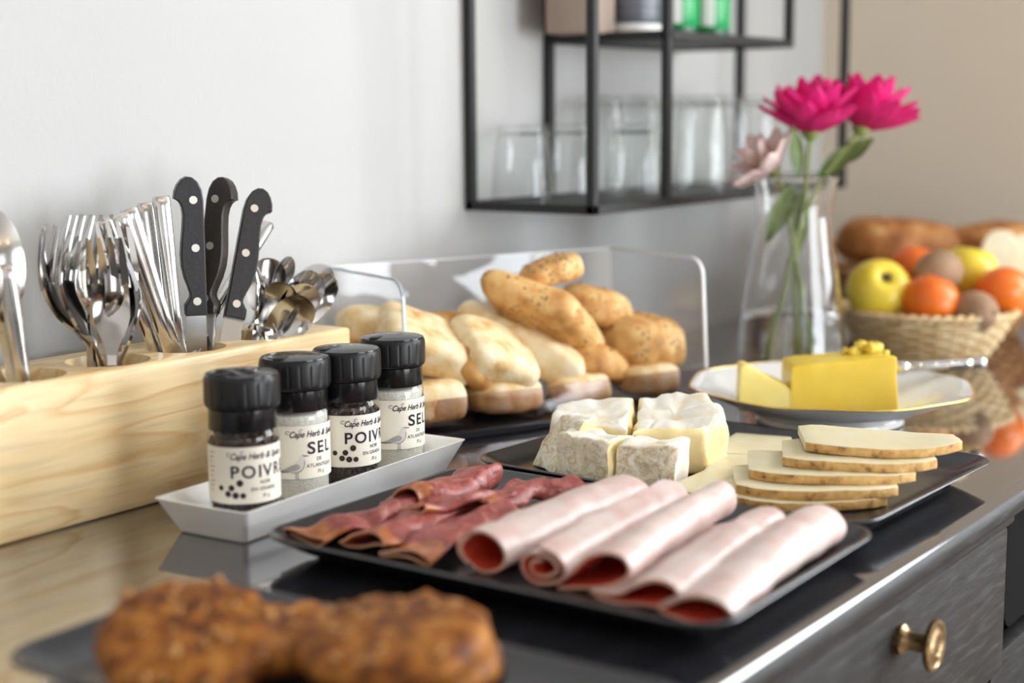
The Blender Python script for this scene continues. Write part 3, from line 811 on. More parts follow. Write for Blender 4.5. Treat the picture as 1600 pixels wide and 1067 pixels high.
        for ch, u, w in (('S', .0140, .0070), ('E', .0232, .0062), ('L', .0318, .0056)):
            p.text(ch, u, zb, h, w, .020)
        p.text('DE', .0222, .0138, .0030, .0048, .002)
        p.text('ATLANTIQUE', .0128, .0088, .0030, .0260, .002)
        p.text('75 g', .0226, .0038, .0028, .0064, .002)
        p.wrap('lettering', RP, az, z0, ink, lb)
        body = Print()
        bpts = [(-.0100, .0062), (-.0060, .0066), (-.0015, .0094), (.0030, .0122), (.0062, .0146), (.0074, .0168), (.0078, .0186), (.0090, .0198), (.0104, .0198), (.0113, .0190),
                (.0114, .0176), (.0116, .0150), (.0114, .0120), (.0104, .0090), (.0084, .0066), (.0052, .0054), (.0010, .0052), (-.0040, .0054)]
        body.poly(bpts); body.wrap('gull_print', RP, az, z0, MT['gull_w'], lb)
        wing = Print()
        wing.poly([(-.0094, .0064), (-.0040, .0086), (.0010, .0112), (.0048, .0124), (.0074, .0112), (.0080, .0092), (.0060, .0074), (.0020, .0066), (-.0040, .0060)])
        wing.wrap('gull_wing_print', RP + .00006, az, z0, MT['gull'], lb)
        dk = Print()
        dk.poly([(-.0128, .0058), (-.0100, .0066), (-.0040, .0063), (.0010, .0062), (-.0030, .0056), (-.0080, .0053)])
        dk.poly([(.0110, .0190), (.0134, .0188), (.0158, .0180), (.0134, .0181), (.0112, .0180)])
        dk.disc(.0104, .0190, .0005, 8)
        for lx in (.0042, .0058):
            dk.poly([(lx, .0054), (lx + .0004, .0054), (lx + .0003, .0004), (lx - .0001, .0004)])
            dk.poly([(lx - .0004, .0005), (lx + .0012, .0004), (lx + .0012, .0001), (lx - .0004, .0002)])
        dk.poly([(.0114, .0150), (.0118, .0150), (.0116, .0118), (.0106, .0089), (.0085, .0064), (.0052, .0052), (.0010, .0051), (.0010, .0054), (.0050, .0056), (.0082, .0069), (.0103, .0092), (.0112, .0120)])
        dk.wrap('gull_outline_print', RP + .00012, az, z0, MT['gull_d'], lb)
    # fine print column: too small to read, kept as faint grey lines
    fp = Print()
    for k in range(9):
        zz = .0375 - k * .0036
        fp.poly([(-.0205, zz), (-.0150 - .0012 * (k % 3), zz), (-.0150 - .0012 * (k % 3), zz + .0007), (-.0205, zz + .0007)])
    fp.wrap('fine_print', RP, az, z0, MT['ink_l'], lb)
    return e
JARS = [(.7887, -.2365, -22, 'pepper', 'nearest pepper grinder with black cap, POIVRE label blurred', 1),
        (.8672, -.2160, -12, 'salt', 'salt grinder second along the tray, gull on a cream SEL label', 2),
        (.9212, -.2228, -6, 'pepper', 'third grinder along the tray, sharp POIVRE label over dark peppercorns', 3),
        (.9928, -.2120, -2, 'salt', 'furthest grinder on the tray, gull and green SEL lettering, black cap', 4)]
for i, (x, y, ph, kd, lab, sd) in enumerate(JARS):
    grinder(x, y, ph, kd, lab, sd, MT['ink_g'] if i == 3 else MT['ink'])

# ------------------------------------------------------------------ black stoneware plates
def plate(loc, w, d, rz, label, H=.0195):
    bm = bmesh.new(); r = .030
    def ring(ins, z, rr=None): return [(x, y, z) for x, y in rrect(w - 2 * ins, d - 2 * ins, max(.006, (rr or r) - ins * .6), 10)]
    R = [ring(.036, .0), ring(.030, .0), ring(.028, .0022), ring(.0255, .0030), ring(.016, .0080), ring(.006, H - .0055), ring(.0012, H - .0025), ring(.0, H - .0010), ring(.0006, H - .0001),
         ring(.0024, H), ring(.0036, H - .0007), ring(.010, H - .0045), ring(.020, .0098), ring(.028, .0080), ring(.036, .0075), ring(.06, .0074)]
    rings_to_bm(bm, R)
    o = obj('stoneware_plate', bm, MT['plate'], angle=60)
    o.location = loc; o.rotation_euler = (0, 0, rz)
    return tag(o, label, 'plate', 'black rectangular stoneware plates')
plate((.8575, -.482, .0003), .256, .362, math.radians(0.75), 'black rounded square plate carrying the ham rolls and cured ham')
plate((1.1250, -.472, .0003), .268, .362, math.radians(-2.2), 'black rounded square plate carrying the white and hard cheeses')
plate((.5620, -.530, .0003), .170, .350, math.radians(1), 'narrow black plate under the brown oat cookies')
PF = .0078                                     # height of the plates' inner floor

# ------------------------------------------------------------------ folded slices
def sheet(name, pos, ns, nt, th, mats, amp=0.0, sc=60, seed=0, parent=None, dry=0):
    """thin slice from pos(s, t); two skins and a rim"""
    P = [[Vector(pos(i / ns, j / nt)) for j in range(nt + 1)] for i in range(ns + 1)]
    if amp:
        for row in P:
            for k, p in enumerate(row):
                row[k] = p + Vector((nz(p, sc, seed), nz(p, sc, seed + 5), nz(p, sc, seed + 9))) * amp
    N = [[None] * (nt + 1) for _ in range(ns + 1)]
    for i in range(ns + 1):
        for j in range(nt + 1):
            a = P[min(ns, i + 1)][j] - P[max(0, i - 1)][j]; b = P[i][min(nt, j + 1)] - P[i][max(0, j - 1)]
            n = a.cross(b); N[i][j] = n.normalized() if n.length > 1e-12 else Vector((0, 0, 1))
    bm = bmesh.new()
    A = [[bm.verts.new(P[i][j] + N[i][j] * th / 2) for j in range(nt + 1)] for i in range(ns + 1)]
    B = [[bm.verts.new(P[i][j] - N[i][j] * th / 2) for j in range(nt + 1)] for i in range(ns + 1)]
    def q(a, b, c, d, mi):
        f = bm.faces.new((a, b, c, d)); f.material_index = mi
    for i in range(ns):
        for j in range(nt):
            e = 3 if i < dry + 1.6 * nz((j * .35, seed, 0), 1.0, 3) and dry else None      # dried, darker end of the slice
            q(A[i][j], A[i + 1][j], A[i + 1][j + 1], A[i][j + 1], 0 if e is None else e)
            q(B[i][j], B[i][j + 1], B[i + 1][j + 1], B[i + 1][j], 1 if e is None else e)
    for i in range(ns):
        q(A[i][0], B[i][0], B[i + 1][0], A[i + 1][0], 2); q(A[i][nt], A[i + 1][nt], B[i + 1][nt], B[i][nt], 2)
    for j in range(nt):
        q(A[0][j], A[0][j + 1], B[0][j + 1], B[0][j], 2); q(A[ns][j], B[ns][j], B[ns][j + 1], A[ns][j + 1], 2)
    zmin = min(v.co.z for v in bm.verts)
    o = obj(name, bm, mats, parent, angle=70)
    return o, zmin
def catmull(pts, u):
    n = len(pts) - 1; x = max(0, min(n - 1e-6, u * n)); i = int(x); t = x - i
    p0 = Vector(pts[max(0, i - 1)]); p1 = Vector(pts[i]); p2 = Vector(pts[min(n, i + 1)]); p3 = Vector(pts[min(n, i + 2)])
    return 0.5 * ((2 * p1) + (p2 - p0) * t + (2 * p0 - 5 * p1 + 4 * p2 - p3) * t * t + (3 * p1 - p0 - 3 * p2 + p3) * t ** 3)
def rolled(name, near, far, prof, label, cat, group, mats, amp, seed, floor, th=.002, scale_far=1.0, wob=.0, ns=26, nt=44, end_cut=0.0, sc=45, near_flat=1.0):
    """profile (lateral, up) points carried from near to far; lateral + is to the right seen from the near end"""
    near = Vector(near); far = Vector(far); ax = (far - near).normalized(); lat = Vector((ax.y, -ax.x, 0))
    def pos(s, t):
        q = catmull(prof, t)
        k = 1 + (scale_far - 1) * s
        ss = s + end_cut * (math.sin(t * 9 + seed) * .5) * (1 - 2 * s)
        base = near.lerp(far, ss)
        nf = near_flat + (1 - near_flat) * min(1, s * 1.6)
        l = q.x * k * (1 + (1 - nf) * .35) + wob * math.sin(s * 5 + seed); u = q.y * k * nf
        bev = 1.0
        if s > .93: bev = 1 - ((s - .93) / .07) ** 2 * .10
        return base + lat * l * bev + Vector((0, 0, 1)) * max(0.0008, u * bev)
    o, zmin = sheet(name, pos, ns, nt, th, mats, amp, sc, seed, None, 3 if len(mats) > 3 else 0)
    dz = floor - zmin
    for v in o.data.vertices:
        v.co.z += dz
    c = sum((v.co for v in o.data.vertices), Vector()) / len(o.data.vertices); c.z = floor
    for v in o.data.vertices: v.co -= c
    o.location = c
    return tag(o, label, cat, group)
def spiral(r0, r1, turns, a0, sq=1.0, n=26, lift=0.0):
    out = []
    for k in range(n + 1):
        t = k / n; a = a0 + turns * 2 * PI * t; r = r0 + (r1 - r0) * t
        out.append((r * math.cos(a), r * math.sin(a) * sq + r1 * sq))
    return out
HM = [MT['ham'], MT['ham_in'], MT['ham_e']]
GH = 'cooked ham rolls on the front plate'
# thin side order: first skin faces outward for a clockwise profile
rolled('ham_roll', (.776, -.4690, 0), (.960, -.4730, 0), spiral(.0170, .0205, 1.25, 2.4, .80), 'pale ham roll with a round red opening, next to the cured ham', 'ham', GH, HM, .0022, 1, PF, near_flat=.92, scale_far=1.0)
rolled('ham_roll', (.772, -.5170, 0), (.962, -.5050, 0), spiral(.0060, .0185, 2.0, 1.6, .86), 'tightly wound ham roll showing a small spiral, second from the cured ham', 'ham', GH, HM, .0024, 2, PF, near_flat=.88, scale_far=1.05)
rolled('ham_roll', (.780, -.5560, 0), (.968, -.5390, 0), [(-.026, .001), (-.018, .001), (-.006, .0025), (.008, .007), (.0165, .014), (.0190, .022), (.0150, .0305), (.0060, .0335), (-.0040, .0290), (-.0120, .0200), (-.0200, .0095), (-.0270, .0045)], 'middle ham roll with a sloping orange red fold open at its end', 'ham', GH, HM, .0020, 3, PF, near_flat=.82, scale_far=.98)
rolled('ham_roll', (.772, -.5940, 0), (.952, -.5830, 0), [(-.030, .001), (-.020, .0012), (-.006, .0014), (.008, .0030), (.0180, .0080), (.0215, .0150), (.0170, .0225), (.0060, .0240), (-.0070, .0170), (-.0170, .0090), (-.0280, .0060), (-.034, .0045)], 'flattened ham roll with a dark slit opening, fourth in the row', 'ham', GH, HM, .0022, 4, PF, near_flat=.72, scale_far=1.02)
rolled('ham_roll', (.766, -.6340, 0), (.962, -.6230, 0), [(-.024, .0065), (-.012, .0045), (.000, .0035), (.011, .0050), (.0180, .0105), (.0190, .0190), (.0120, .0270), (.0000, .0285), (-.0110, .0230), (-.0190, .0140), (-.0250, .0085)], 'largest ham roll along the open side of the plate, flat red opening', 'ham', GH, HM, .0020, 5, PF, near_flat=.66, scale_far=1.08)
MT['cured_end'] = nmat('cured_ham_dried_end', [(0.3, (0.30, 0.075, 0.022)), (0.7, (0.52, 0.19, 0.06))], scale=120, rough=0.3, sss=0.3, sssr=(1, .3, .1), sscale=0.006)
CM = [MT['cured'], MT['cured'], MT['cured_fat'], MT['cured_end']]
GC = 'folded cured ham slices'
rolled('cured_ham_slice', (.757, -.3330, 0), (.872, -.3360, 0), [(-.019, 0.0008), (-.008, 0.0008), (.006, 0.0016), (.0150, 0.0045), (.0165, 0.0086), (.0100, 0.0119), (-.0010, 0.0123), (-.0110, 0.0094), (-.0170, 0.0049), (-.020, 0.0033)], 'dark red cured ham slice rolled at the plate corner by the white tray', 'cured ham', GC, CM, .0075, 11, PF, near_flat=.62, th=.0016, wob=.004, sc=40)
rolled('cured_ham_slice', (.850, -.3400, 0), (.953, -.3460, 0), [(-.021, 0.0008), (-.006, 0.0008), (.012, 0.0025), (.0185, 0.0082), (.0150, 0.0156), (.0030, 0.0180), (-.0090, 0.0148), (-.0170, 0.0074), (-.022, 0.0033)], 'folded cured ham slice with a fat edge, raised at the back of the plate', 'cured ham', GC, CM, .0070, 12, PF, th=.0018, wob=.003, scale_far=1.1, sc=40)
rolled('cured_ham_slice', (.762, -.3720, 0), (.880, -.3760, 0), [(-.020, 0.0008), (-.006, 0.0008), (.008, 0.0016), (.0165, 0.0049), (.0160, 0.0098), (.0070, 0.0135), (-.0050, 0.0127), (-.0150, 0.0074), (-.021, 0.0041)], 'cured ham slice with an orange rolled end, between two others', 'cured ham', GC, CM, .0075, 13, PF, near_flat=.62, th=.0016, wob=.004, sc=40)
rolled('cured_ham_slice', (.758, -.4120, 0), (.880, -.4120, 0), [(-.021, 0.0008), (-.006, 0.0008), (.009, 0.0016), (.0175, 0.0049), (.0180, 0.0098), (.0080, 0.0131), (-.0050, 0.0115), (-.0160, 0.0066), (-.022, 0.0041)], 'cured ham slice lying against the first pale ham roll', 'cured ham', GC, CM, .0075, 14, PF, near_flat=.62, th=.0016, wob=.004, sc=40)
rolled('cured_ham_slice', (.868, -.3880, 0), (.965, -.4220, 0), [(-.024, 0.0008), (-.010, 0.0016), (.006, 0.0033), (.0180, 0.0082), (.0170, 0.0143), (.0060, 0.0156), (-.0070, 0.0115), (-.0190, 0.0082), (-.026, 0.0090)], 'crumpled cured ham slice behind the first pale ham roll', 'cured ham', GC, CM, .0095, 15, PF, th=.0018, wob=.004, sc=45)
rolled('cured_ham_slice', (.822, -.3760, 0), (.900, -.3960, 0), [(-.026, 0.0033), (-.012, 0.0049), (.002, 0.0098), (.0120, 0.0139), (.0100, 0.0176), (.0, 0.0168), (-.0100, 0.0135), (-.020, 0.0107)], 'thin cured ham flap folded over the others, orange where light shines through', 'cured ham', GC, CM, .0060, 16, PF + .006, th=.0014, wob=.003, sc=45)

# ------------------------------------------------------------------ solid cut pieces
def prism(name, outline, z0, h, mats, top_mi, label=None, cat=None, group=None, parent=None, step=.004, er=.0012, cap=None, disp=0.0, dsc=60, seed=0, lean=(0, 0), warp=None, taper=0.0, nh=5, angle=60, origin=True):
    pts = []; mi = []
    n = len(outline)
    for i in range(n):
        a = Vector(outline[i][:2]); b = Vector(outline[(i + 1) % n][:2]); m = outline[i][2] if len(outline[i]) > 2 else 0
        k = max(1, round((b - a).length / step))
        for q in range(k): pts.append(a.lerp(b, q / k)); mi.append(m)
    c = sum(pts, Vector((0, 0))) / len(pts)
    def ins(f, d):            # move towards centroid: f scale, d metres
        out = []
        for p in pts:
            v = p - c; L = v.length or 1
            out.append(c + v * max(0, (f - d / L)))
        return out
    levels = [(1, er, 0), (1, er * .25, er * .4), (1, 0, er)]
    for k in range(1, nh): levels.append((1, 0, er + (h - 2 * er) * k / nh))
    levels += [(1, 0, h - er), (1, er * .3, h - er * .3), (1, er, h)]
    rings = []
    for f, d, z in levels:
        rings.append([Vector((p.x + lean[0] * z / h, p.y + lean[1] * z / h, z)) for p in ins(f * (1 - taper * z / h), d)])
    ncap = len(rings)
    for f in (.82, .62, .42, .22, .06):
        rings.append([Vector((p.x + lean[0], p.y + lean[1], h)) for p in ins(f * (1 - taper), er * f)])
    for i, r in enumerate(rings):
        for k, p in enumerate(r):
            if cap and p.z > h * .5: p.z += cap(p.x, p.y) * min(1, (p.z / h - .5) * 2)
            if disp:
                d = Vector((nz(p, dsc, seed), nz(p, dsc, seed + 3), nz(p, dsc, seed + 6))) + .5 * Vector((nz(p, dsc * 2.3, seed), nz(p, dsc * 2.3, seed + 3), nz(p, dsc * 2.3, seed + 6)))
                p += d * disp * (1 if p.z > er * 1.5 else .3)
            if p.z < 0: p.z = 0
            p.z += z0
            if warp: r[k] = Vector(warp(p))
    bm = bmesh.new()
    rings_to_bm(bm, rings, True, True, True, lambda i, j: top_mi if i >= ncap - 2 else mi[j])
    o = obj(name, bm, mats, parent, angle=angle)
    if origin:
        cc = Vector((c.x, c.y, z0))
        for v in o.data.vertices: v.co -= cc
        o.location = cc
    if label: tag(o, label, cat, group)
    return o
BM = [MT['brie_p'], MT['brie_r'], MT['brie_t']]
GB = 'pieces of soft white cheese'
P0 = PF + .0003
prism('brie_piece', [(1.050, -.3170, 1), (1.028, -.3560, 0), (1.050, -.3600, 0), (1.070, -.3250, 1)], P0, .044, BM, 2, 'soft cheese wedge leaning at the end of the row, grey veined rind', 'cheese', GB, disp=.0050, dsc=48, seed=1, lean=(.014, -.020), taper=.22, er=.0022)
prism('brie_piece', [(1.0265, -.3590, 1), (1.0205, -.4120, 0), (1.0520, -.4165, 1), (1.0590, -.3640, 0)], P0, .036, BM, 2, 'middle front piece of soft cheese, crumpled veined rind facing out', 'cheese', GB, disp=.0034, dsc=60, seed=2, er=.0022, lean=(.006, .002))
prism('brie_piece', [(1.0260, -.4160, 1), (1.0430, -.4610, 2), (1.0750, -.4570, 1), (1.0590, -.4140, 0)], P0, .034, BM, 2, 'front piece of soft cheese nearest the hard cheese slices', 'cheese', GB, disp=.0034, dsc=60, seed=3, er=.0022, lean=(.006, 0))
sag = lambda cx, cy, r, d: (lambda x, y: -d * max(0, 1 - ((x - cx) ** 2 + (y - cy) ** 2) / r ** 2))
prism('brie_piece', [(1.0640, -.3380, 0), (1.0600, -.4080, 0), (1.1560, -.3590, 1), (1.1420, -.3180, 1), (1.1050, -.3040, 1), (1.0760, -.3160, 1)], P0, .045, BM, 2, 'large back piece of soft cheese with a sagging white top, beside the wedge', 'cheese', GB, disp=.0036, dsc=45, seed=4, er=.0035, cap=lambda x, y: sag(1.095, -.35, .05, .004)(x, y) - .09 * (1.13 - x), taper=.05)
prism('brie_piece', [(1.0610, -.4100, 0), (1.1020, -.4600, 0), (1.1460, -.4580, 1), (1.1800, -.4320, 1), (1.1930, -.3950, 1), (1.1850, -.3680, 0), (1.1590, -.3600, 0)], P0, .045, BM, 2, 'large back piece of soft cheese with a folded white top and runny yellow cut', 'cheese', GB, disp=.0040, dsc=45, seed=5, er=.0035, cap=lambda x, y: sag(1.115, -.41, .05, .005)(x, y) - .09 * (1.15 - x) + .003 * math.sin(x * 160 + y * 90), taper=.04)

TM = [MT['tomme'], MT['tomme_r']]
GT = 'slices of hard yellow cheese'
prism('hard_cheese_slice', [(1.0150, -.4660, 1), (1.0230, -.5230, 0), (1.1050, -.5080, 0), (1.1700, -.4780, 0), (1.1500, -.4430, 1), (1.0900, -.4640, 1)], P0, .0068, TM, 0, 'flat hard cheese slice lying in front of the soft cheese', 'cheese', GT, er=.0006, nh=2)
prism('hard_cheese_slice', [(1.1560, -.4430, 1), (1.2000, -.4240, 1), (1.2380, -.4180, 1), (1.2500, -.4680, 0), (1.1900, -.4990, 0), (1.1700, -.4800, 0)], P0, .0068, TM, 0, 'flat hard cheese slice at the back of the plate below the butter dish', 'cheese', GT, er=.0006, nh=2)
def tslice(a, b, z, label, seed, bend=0.0, k=1.0):
    """slice whose curved rind edge runs from a to b (world xy), z = its underside"""
    a = Vector(a); b = Vector(b); ex = (b - a); L = ex.length; ex.normalize(); ey = Vector((-ex.y, ex.x))
    if ey.x < 0: ey = -ey
    loc = [(0, 0, 1), (.10, -.06, 1), (.26, -.11, 1), (.5, -.13, 1), (.74, -.10, 1), (.90, -.045, 1), (1.0, .03, 0), (.985, .26, 1), (.6, .50 * k, 1), (.10, .58 * k, 0), (.0, .52 * k, 0)]
    o = [((a + ex * (L * u) + ey * (L * w)).x, (a + ex * (L * u) + ey * (L * w)).y, m) for u, w, m in loc]
    def warp(p):
        u = (Vector((p.x, p.y)) - a).dot(ex) / L
        w = (Vector((p.x, p.y)) - a).dot(ey) / L
        return (p.x, p.y, p.z + bend * (u - .45) ** 2 + .0006 * math.sin(u * 7 + seed))
    return prism('hard_cheese_slice', o, z, .0073, TM, 0, label, 'cheese', GT, er=.0006, nh=2, warp=warp, disp=.0005, dsc=90, seed=seed)
tslice((1.0200, -.5300), (1.0840, -.6260), P0 + .0002, 'lowest hard cheese slice of the fan, flat on the plate', 21)
tslice((1.0300, -.5240), (1.0910, -.6320), .0155, 'second lowest hard cheese slice of the fan, brown flecks in its rind', 22, .002)
tslice((1.0540, -.5230), (1.1130, -.6370), .0229, 'hard cheese slice in the middle of the fan, thick pale brown rind', 23, .003)
tslice((1.0790, -.5400), (1.1310, -.6470), .0303, 'second hard cheese slice from the top of the fan, mostly covered', 24, .004)
tslice((1.1010, -.5490), (1.1630, -.6560), .0378, 'top hard cheese slice of the fan with a speckled brown rind', 25, .010)

# ------------------------------------------------------------------ butter dish, butter, butter knife
DX, DY = 1.405, -.4370
def scal(a): return 1 + .016 * math.cos(8 * a) 
def dish():
    bm = bmesh.new()
    prof = [(.0, .004), (.060, .004), (.068, .0005), (.0715, .0), (.0735, .0015), (.0725, .006), (.084, .0125), (.108, .0225), (.130, .0320), (.1385, .0355), (.1405, .0366), (.1400, .0374), (.1375, .0368), (.129, .0338),
            (.107, .0250), (.084, .0155), (.068, .0105), (.0, .0095)]
    def rf(i, a, r, z): return 1 + (scal(a) - 1) * min(1, max(0, (r - .075) / .06))
    lathe(bm, prof, 96, rf, (0, 0, 0), False, False)
    bmesh.ops.remove_doubles(bm, verts=bm.verts, dist=1e-6)
    e = obj('butter_dish', bm, MT['porcelain'], angle=60); e.location = (DX, DY, .0003)
    bm = bmesh.new(); n = 96; rings = []
    for k in range(n):
        a = 2 * PI * k / n; r = .1402 * scal(a)
        rings.append([((r + .0012 * math.cos(q * 2 * PI / 6)) * math.cos(a), (r + .0012 * math.cos(q * 2 * PI / 6)) * math.sin(a), .0370 + .0010 * math.sin(q * 2 * PI / 6)) for q in range(6)])
    rings.append(rings[0]); rings_to_bm(bm, rings, True, False, False); bmesh.ops.remove_doubles(bm, verts=bm.verts, dist=1e-6)
    obj('gilt_rim', bm, MT['gold'], e)
    return tag(e, 'white porcelain dish with a gilt wavy rim holding the butter', 'dish')
dish()
ex = Vector((.5792, -.8152)); ey = Vector((.8152, .5792))
def brect(cx, cy, u0, u1, w0, w1): return [((cx + ex.x * u + ey.x * w), (cy + ex.y * u + ey.y * w)) for u, w in ((u0, w0), (u1, w0), (u1, w1), (u0, w1))]
bb = prism('butter_block', brect(1.395, -.452, -.0510, .0560, -.010, .050), .0105, .0535, [MT['butter']], 0, 'large yellow butter block in the gilt dish, curls on top', 'butter', disp=.0012, dsc=45, seed=3, er=.0025, taper=.05, cap=lambda x, y: .004 * ((Vector((x, y)) - Vector((1.395, -.452))).dot(ex)) / .05)
bm = bmesh.new()
for k, (u, w, z, r) in enumerate([(.018, .012, .0565, .0078), (.027, .018, .0590, .0090), (.034, .008, .0580, .0078), (.042, .018, .0570, .0066), (.010, .018, .0550, .0056), (.048, .002, .0570, .0042), (.030, .024, .0570, .0070)]):
    p = ex * u + ey * w
    bmesh.ops.create_icosphere(bm, subdivisions=2, radius=r, matrix=Matrix.Translation((p.x, p.y, z)) @ Euler((k, k * .7, 0)).to_matrix().to_4x4() @ Matrix.Diagonal((1.3, .8, .75, 1)))
for v in bm.verts: v.co += Vector((nz(v.co, 200, 1), nz(v.co, 200, 2), nz(v.co, 200, 3))) * .0042
cb = obj('butter_curl', bm, MT['butter'], bb); cb.location = (0, 0, .0)
q0 = Vector((1.3530, -.3910))
tri = prism('butter_piece', brect(q0.x, q0.y, -.027, .026, -.010, .018), .0150, .0430, [MT['butter_l']], 0, 'small slanted piece of paler butter beside the large block', 'butter', disp=.0012, dsc=50, seed=8, er=.002, cap=lambda x, y: -.0215 * min(1, max(-.15, ((Vector((x, y)) - q0).dot(ex) + .014) / .040)), lean=(.004, .0))
def bknife():
    e = bpy.data.objects.new('butter_knife', None); COL.objects.link(e); e.empty_display_size = .02
    bm = bmesh.new()
    def br(x): return [(x, -.0062, 0), (x, .0062, 0)]
    H = .074
    tube(bm, [(0, 0, 0), (.010, 0, 0), (.035, 0, 0), (.060, 0, 0), (H, 0, 0)], .0056, 16, lambda t: .85 + .2 * math.sin(t * PI))
    h = obj('handle', bm, MT['steel'], e)
    tag(h, 'dark steel handle')
    for x, r in ((-.004, .0085), (H + .002, .0078)):
        bm = bmesh.new(); bmesh.ops.create_uvsphere(bm, u_segments=20, v_segments=12, radius=r, matrix=Matrix.Translation((x, 0, 0)) @ Matrix.Diagonal((1.15, 1, .9, 1)))
        obj('bolster', bm, MT['steel_b'], e)
    for x in (.014, .030, .046, .062):
        bm = bmesh.new(); bmesh.ops.create_uvsphere(bm, u_segments=12, v_segments=8, radius=.0020, matrix=Matrix.Translation((x, -.0048, .0022)))
        obj('rivet', bm, MT['rivet'], h)
    bm = bmesh.new()
    bo = [(-.010, .0045), (-.030, .0075), (-.075, .0090), (-.092, .0060), (-.098, .0), (-.090, -.0062), (-.060, -.0075), (-.030, -.006), (-.010, -.004)]
    rings_to_bm(bm, [[(x, y, -.0008) for x, y in bo], [(x, y, .0008) for x, y in bo]])
    obj('blade', bm, MT['blade'], e, smooth=False)
    place(e, (1.4975, -.4800, .0455), (1.5443, -.5446, .0500), (0, 0, 1))
    return tag(e, 'steel butter knife with beaded handle ends, resting on the gilt dish', 'knife')
bknife()

# ------------------------------------------------------------------ oat cookies
def cookie(c, r, h, rot, label, seed):
    N = 56; bm = bmesh.new(); rings = []
    rr = random.Random(seed)
    lv = [(.0, 0), (.55, 0), (.86, .02), (.97, .18), (1.0, .42), (.975, .68), (.90, .88), (.76, 1.0), (.55, 1.06), (.32, 1.08), (.0, 1.08)]
    for f, z in lv:
        ring = []
        for k in range(N):
            a = 2 * PI * k / N
            p = Vector((r * f * math.cos(a), r * f * math.sin(a), z * h))
            if f > .3:
                e = 1 + .05 * nz((math.cos(a), math.sin(a), 0), 2.2, seed)
                p.x *= e; p.y *= e
            d = nz(p, 85, seed) * .0036 + nz(p, 190, seed + 4) * .0024
            p += Vector((math.cos(a) * f * .5, math.sin(a) * f * .5, .9 if z > .3 else 0)) * d
            ring.append(p)
        rings.append(ring)
    rings_to_bm(bm, rings, True, False, False); bmesh.ops.remove_doubles(bm, verts=bm.verts, dist=1e-6)
    o = obj('oat_cookie', bm, MT['cookie']); o.location = c; o.rotation_euler = rot
    bm = bmesh.new()
    for k in range(26):
        a = rr.uniform(0, 2 * PI); q = r * math.sqrt(rr.uniform(.02, .9)); z = h * (1.06 if q < r * .7 else .96)
        bmesh.ops.create_icosphere(bm, subdivisions=1, radius=rr.uniform(.0018, .0036), matrix=Matrix.Translation((q * math.cos(a), q * math.sin(a), z)) @ Euler((rr.uniform(-.5, .5), rr.uniform(-.5, .5), rr.uniform(0, 3))).to_matrix().to_4x4() @ Matrix.Diagonal((1.4, .9, .5, 1)))
    f = obj('oat_flakes', bm, MT['crumb'], o); f['kind'] = 'stuff'
    return tag(o, label, 'cookie', 'oat cookies on the narrow plate')
cookie((.606, -.552, P0 + .0003), .0450, .017, (0, 0, 2.3), 'brown oat cookie underneath the one by the worktop edge', 34)
cookie((.591, -.548, .0235), .0520, .018, (math.radians(-2), math.radians(-5), .3), 'brown oat cookie on top, toward the edge of the worktop', 31)
cookie((.590, -.462, P0 + .0003), .0450, .017, (0, 0, 1.7), 'brown oat cookie mostly hidden under the leaning one', 33)
cookie((.539, -.446, .0200), .0500, .017, (math.radians(9), math.radians(-18), .4), 'brown oat cookie leaning on another, nearest the pine caddy', 32)

# ------------------------------------------------------------------ bread box and loaves
BA = math.radians(-22)
BX, BY = 1.243, -.2275                        # middle of the box's front edge
bu = Vector((math.cos(BA), math.sin(BA))); bw = Vector((-math.sin(BA), math.cos(BA)))
BL, BD, BH = .362, .172, .1560
def breadbox():
    e = empty('bread_box', (BX, BY, .0003), 'clear acrylic bread box with a dark base and low smoked front lip, full of rolls', 'bread box', None, BA)
    h = BL / 2
    box('base', -h, h, -.004, BD, .0, .008, MT['tray_b'], e, .002)
    box('front_lip', -h, h, -.003, .0, .008, .041, MT['acr_smoke'], e)
    box('back_panel', -h, h, BD - .003, BD, .008, BH, MT['acrylic'], e)
    # end panels with the rounded upper front corner; their cut edges are coloured dark or bright as if by light
    def prof(ins):
        out = [(BD - ins, .008), (BD - ins, BH - ins)]
        r = .020
        cx, cz = .006 + r, BH - r
        for k in range(7):
            a = PI / 2 + k / 6 * PI / 2
            out.append((cx + (r - ins) * math.cos(a), cz + (r - ins) * math.sin(a)))
        out.append((-.003 + ins, .008))
        return out
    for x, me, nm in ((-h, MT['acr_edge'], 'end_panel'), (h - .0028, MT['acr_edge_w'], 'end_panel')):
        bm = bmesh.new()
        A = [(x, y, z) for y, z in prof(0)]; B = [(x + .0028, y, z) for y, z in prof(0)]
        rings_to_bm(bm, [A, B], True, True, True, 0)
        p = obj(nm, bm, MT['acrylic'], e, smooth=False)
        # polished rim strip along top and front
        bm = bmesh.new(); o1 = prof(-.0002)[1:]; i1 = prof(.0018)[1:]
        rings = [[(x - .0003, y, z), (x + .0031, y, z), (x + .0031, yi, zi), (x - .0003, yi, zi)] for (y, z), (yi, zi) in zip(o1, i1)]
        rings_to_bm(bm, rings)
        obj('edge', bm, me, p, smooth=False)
    box('top_edge', -h, h, BD - .0032, BD + .0002, BH - .0012, BH, MT['acr_edge_w'], e)
breadbox()

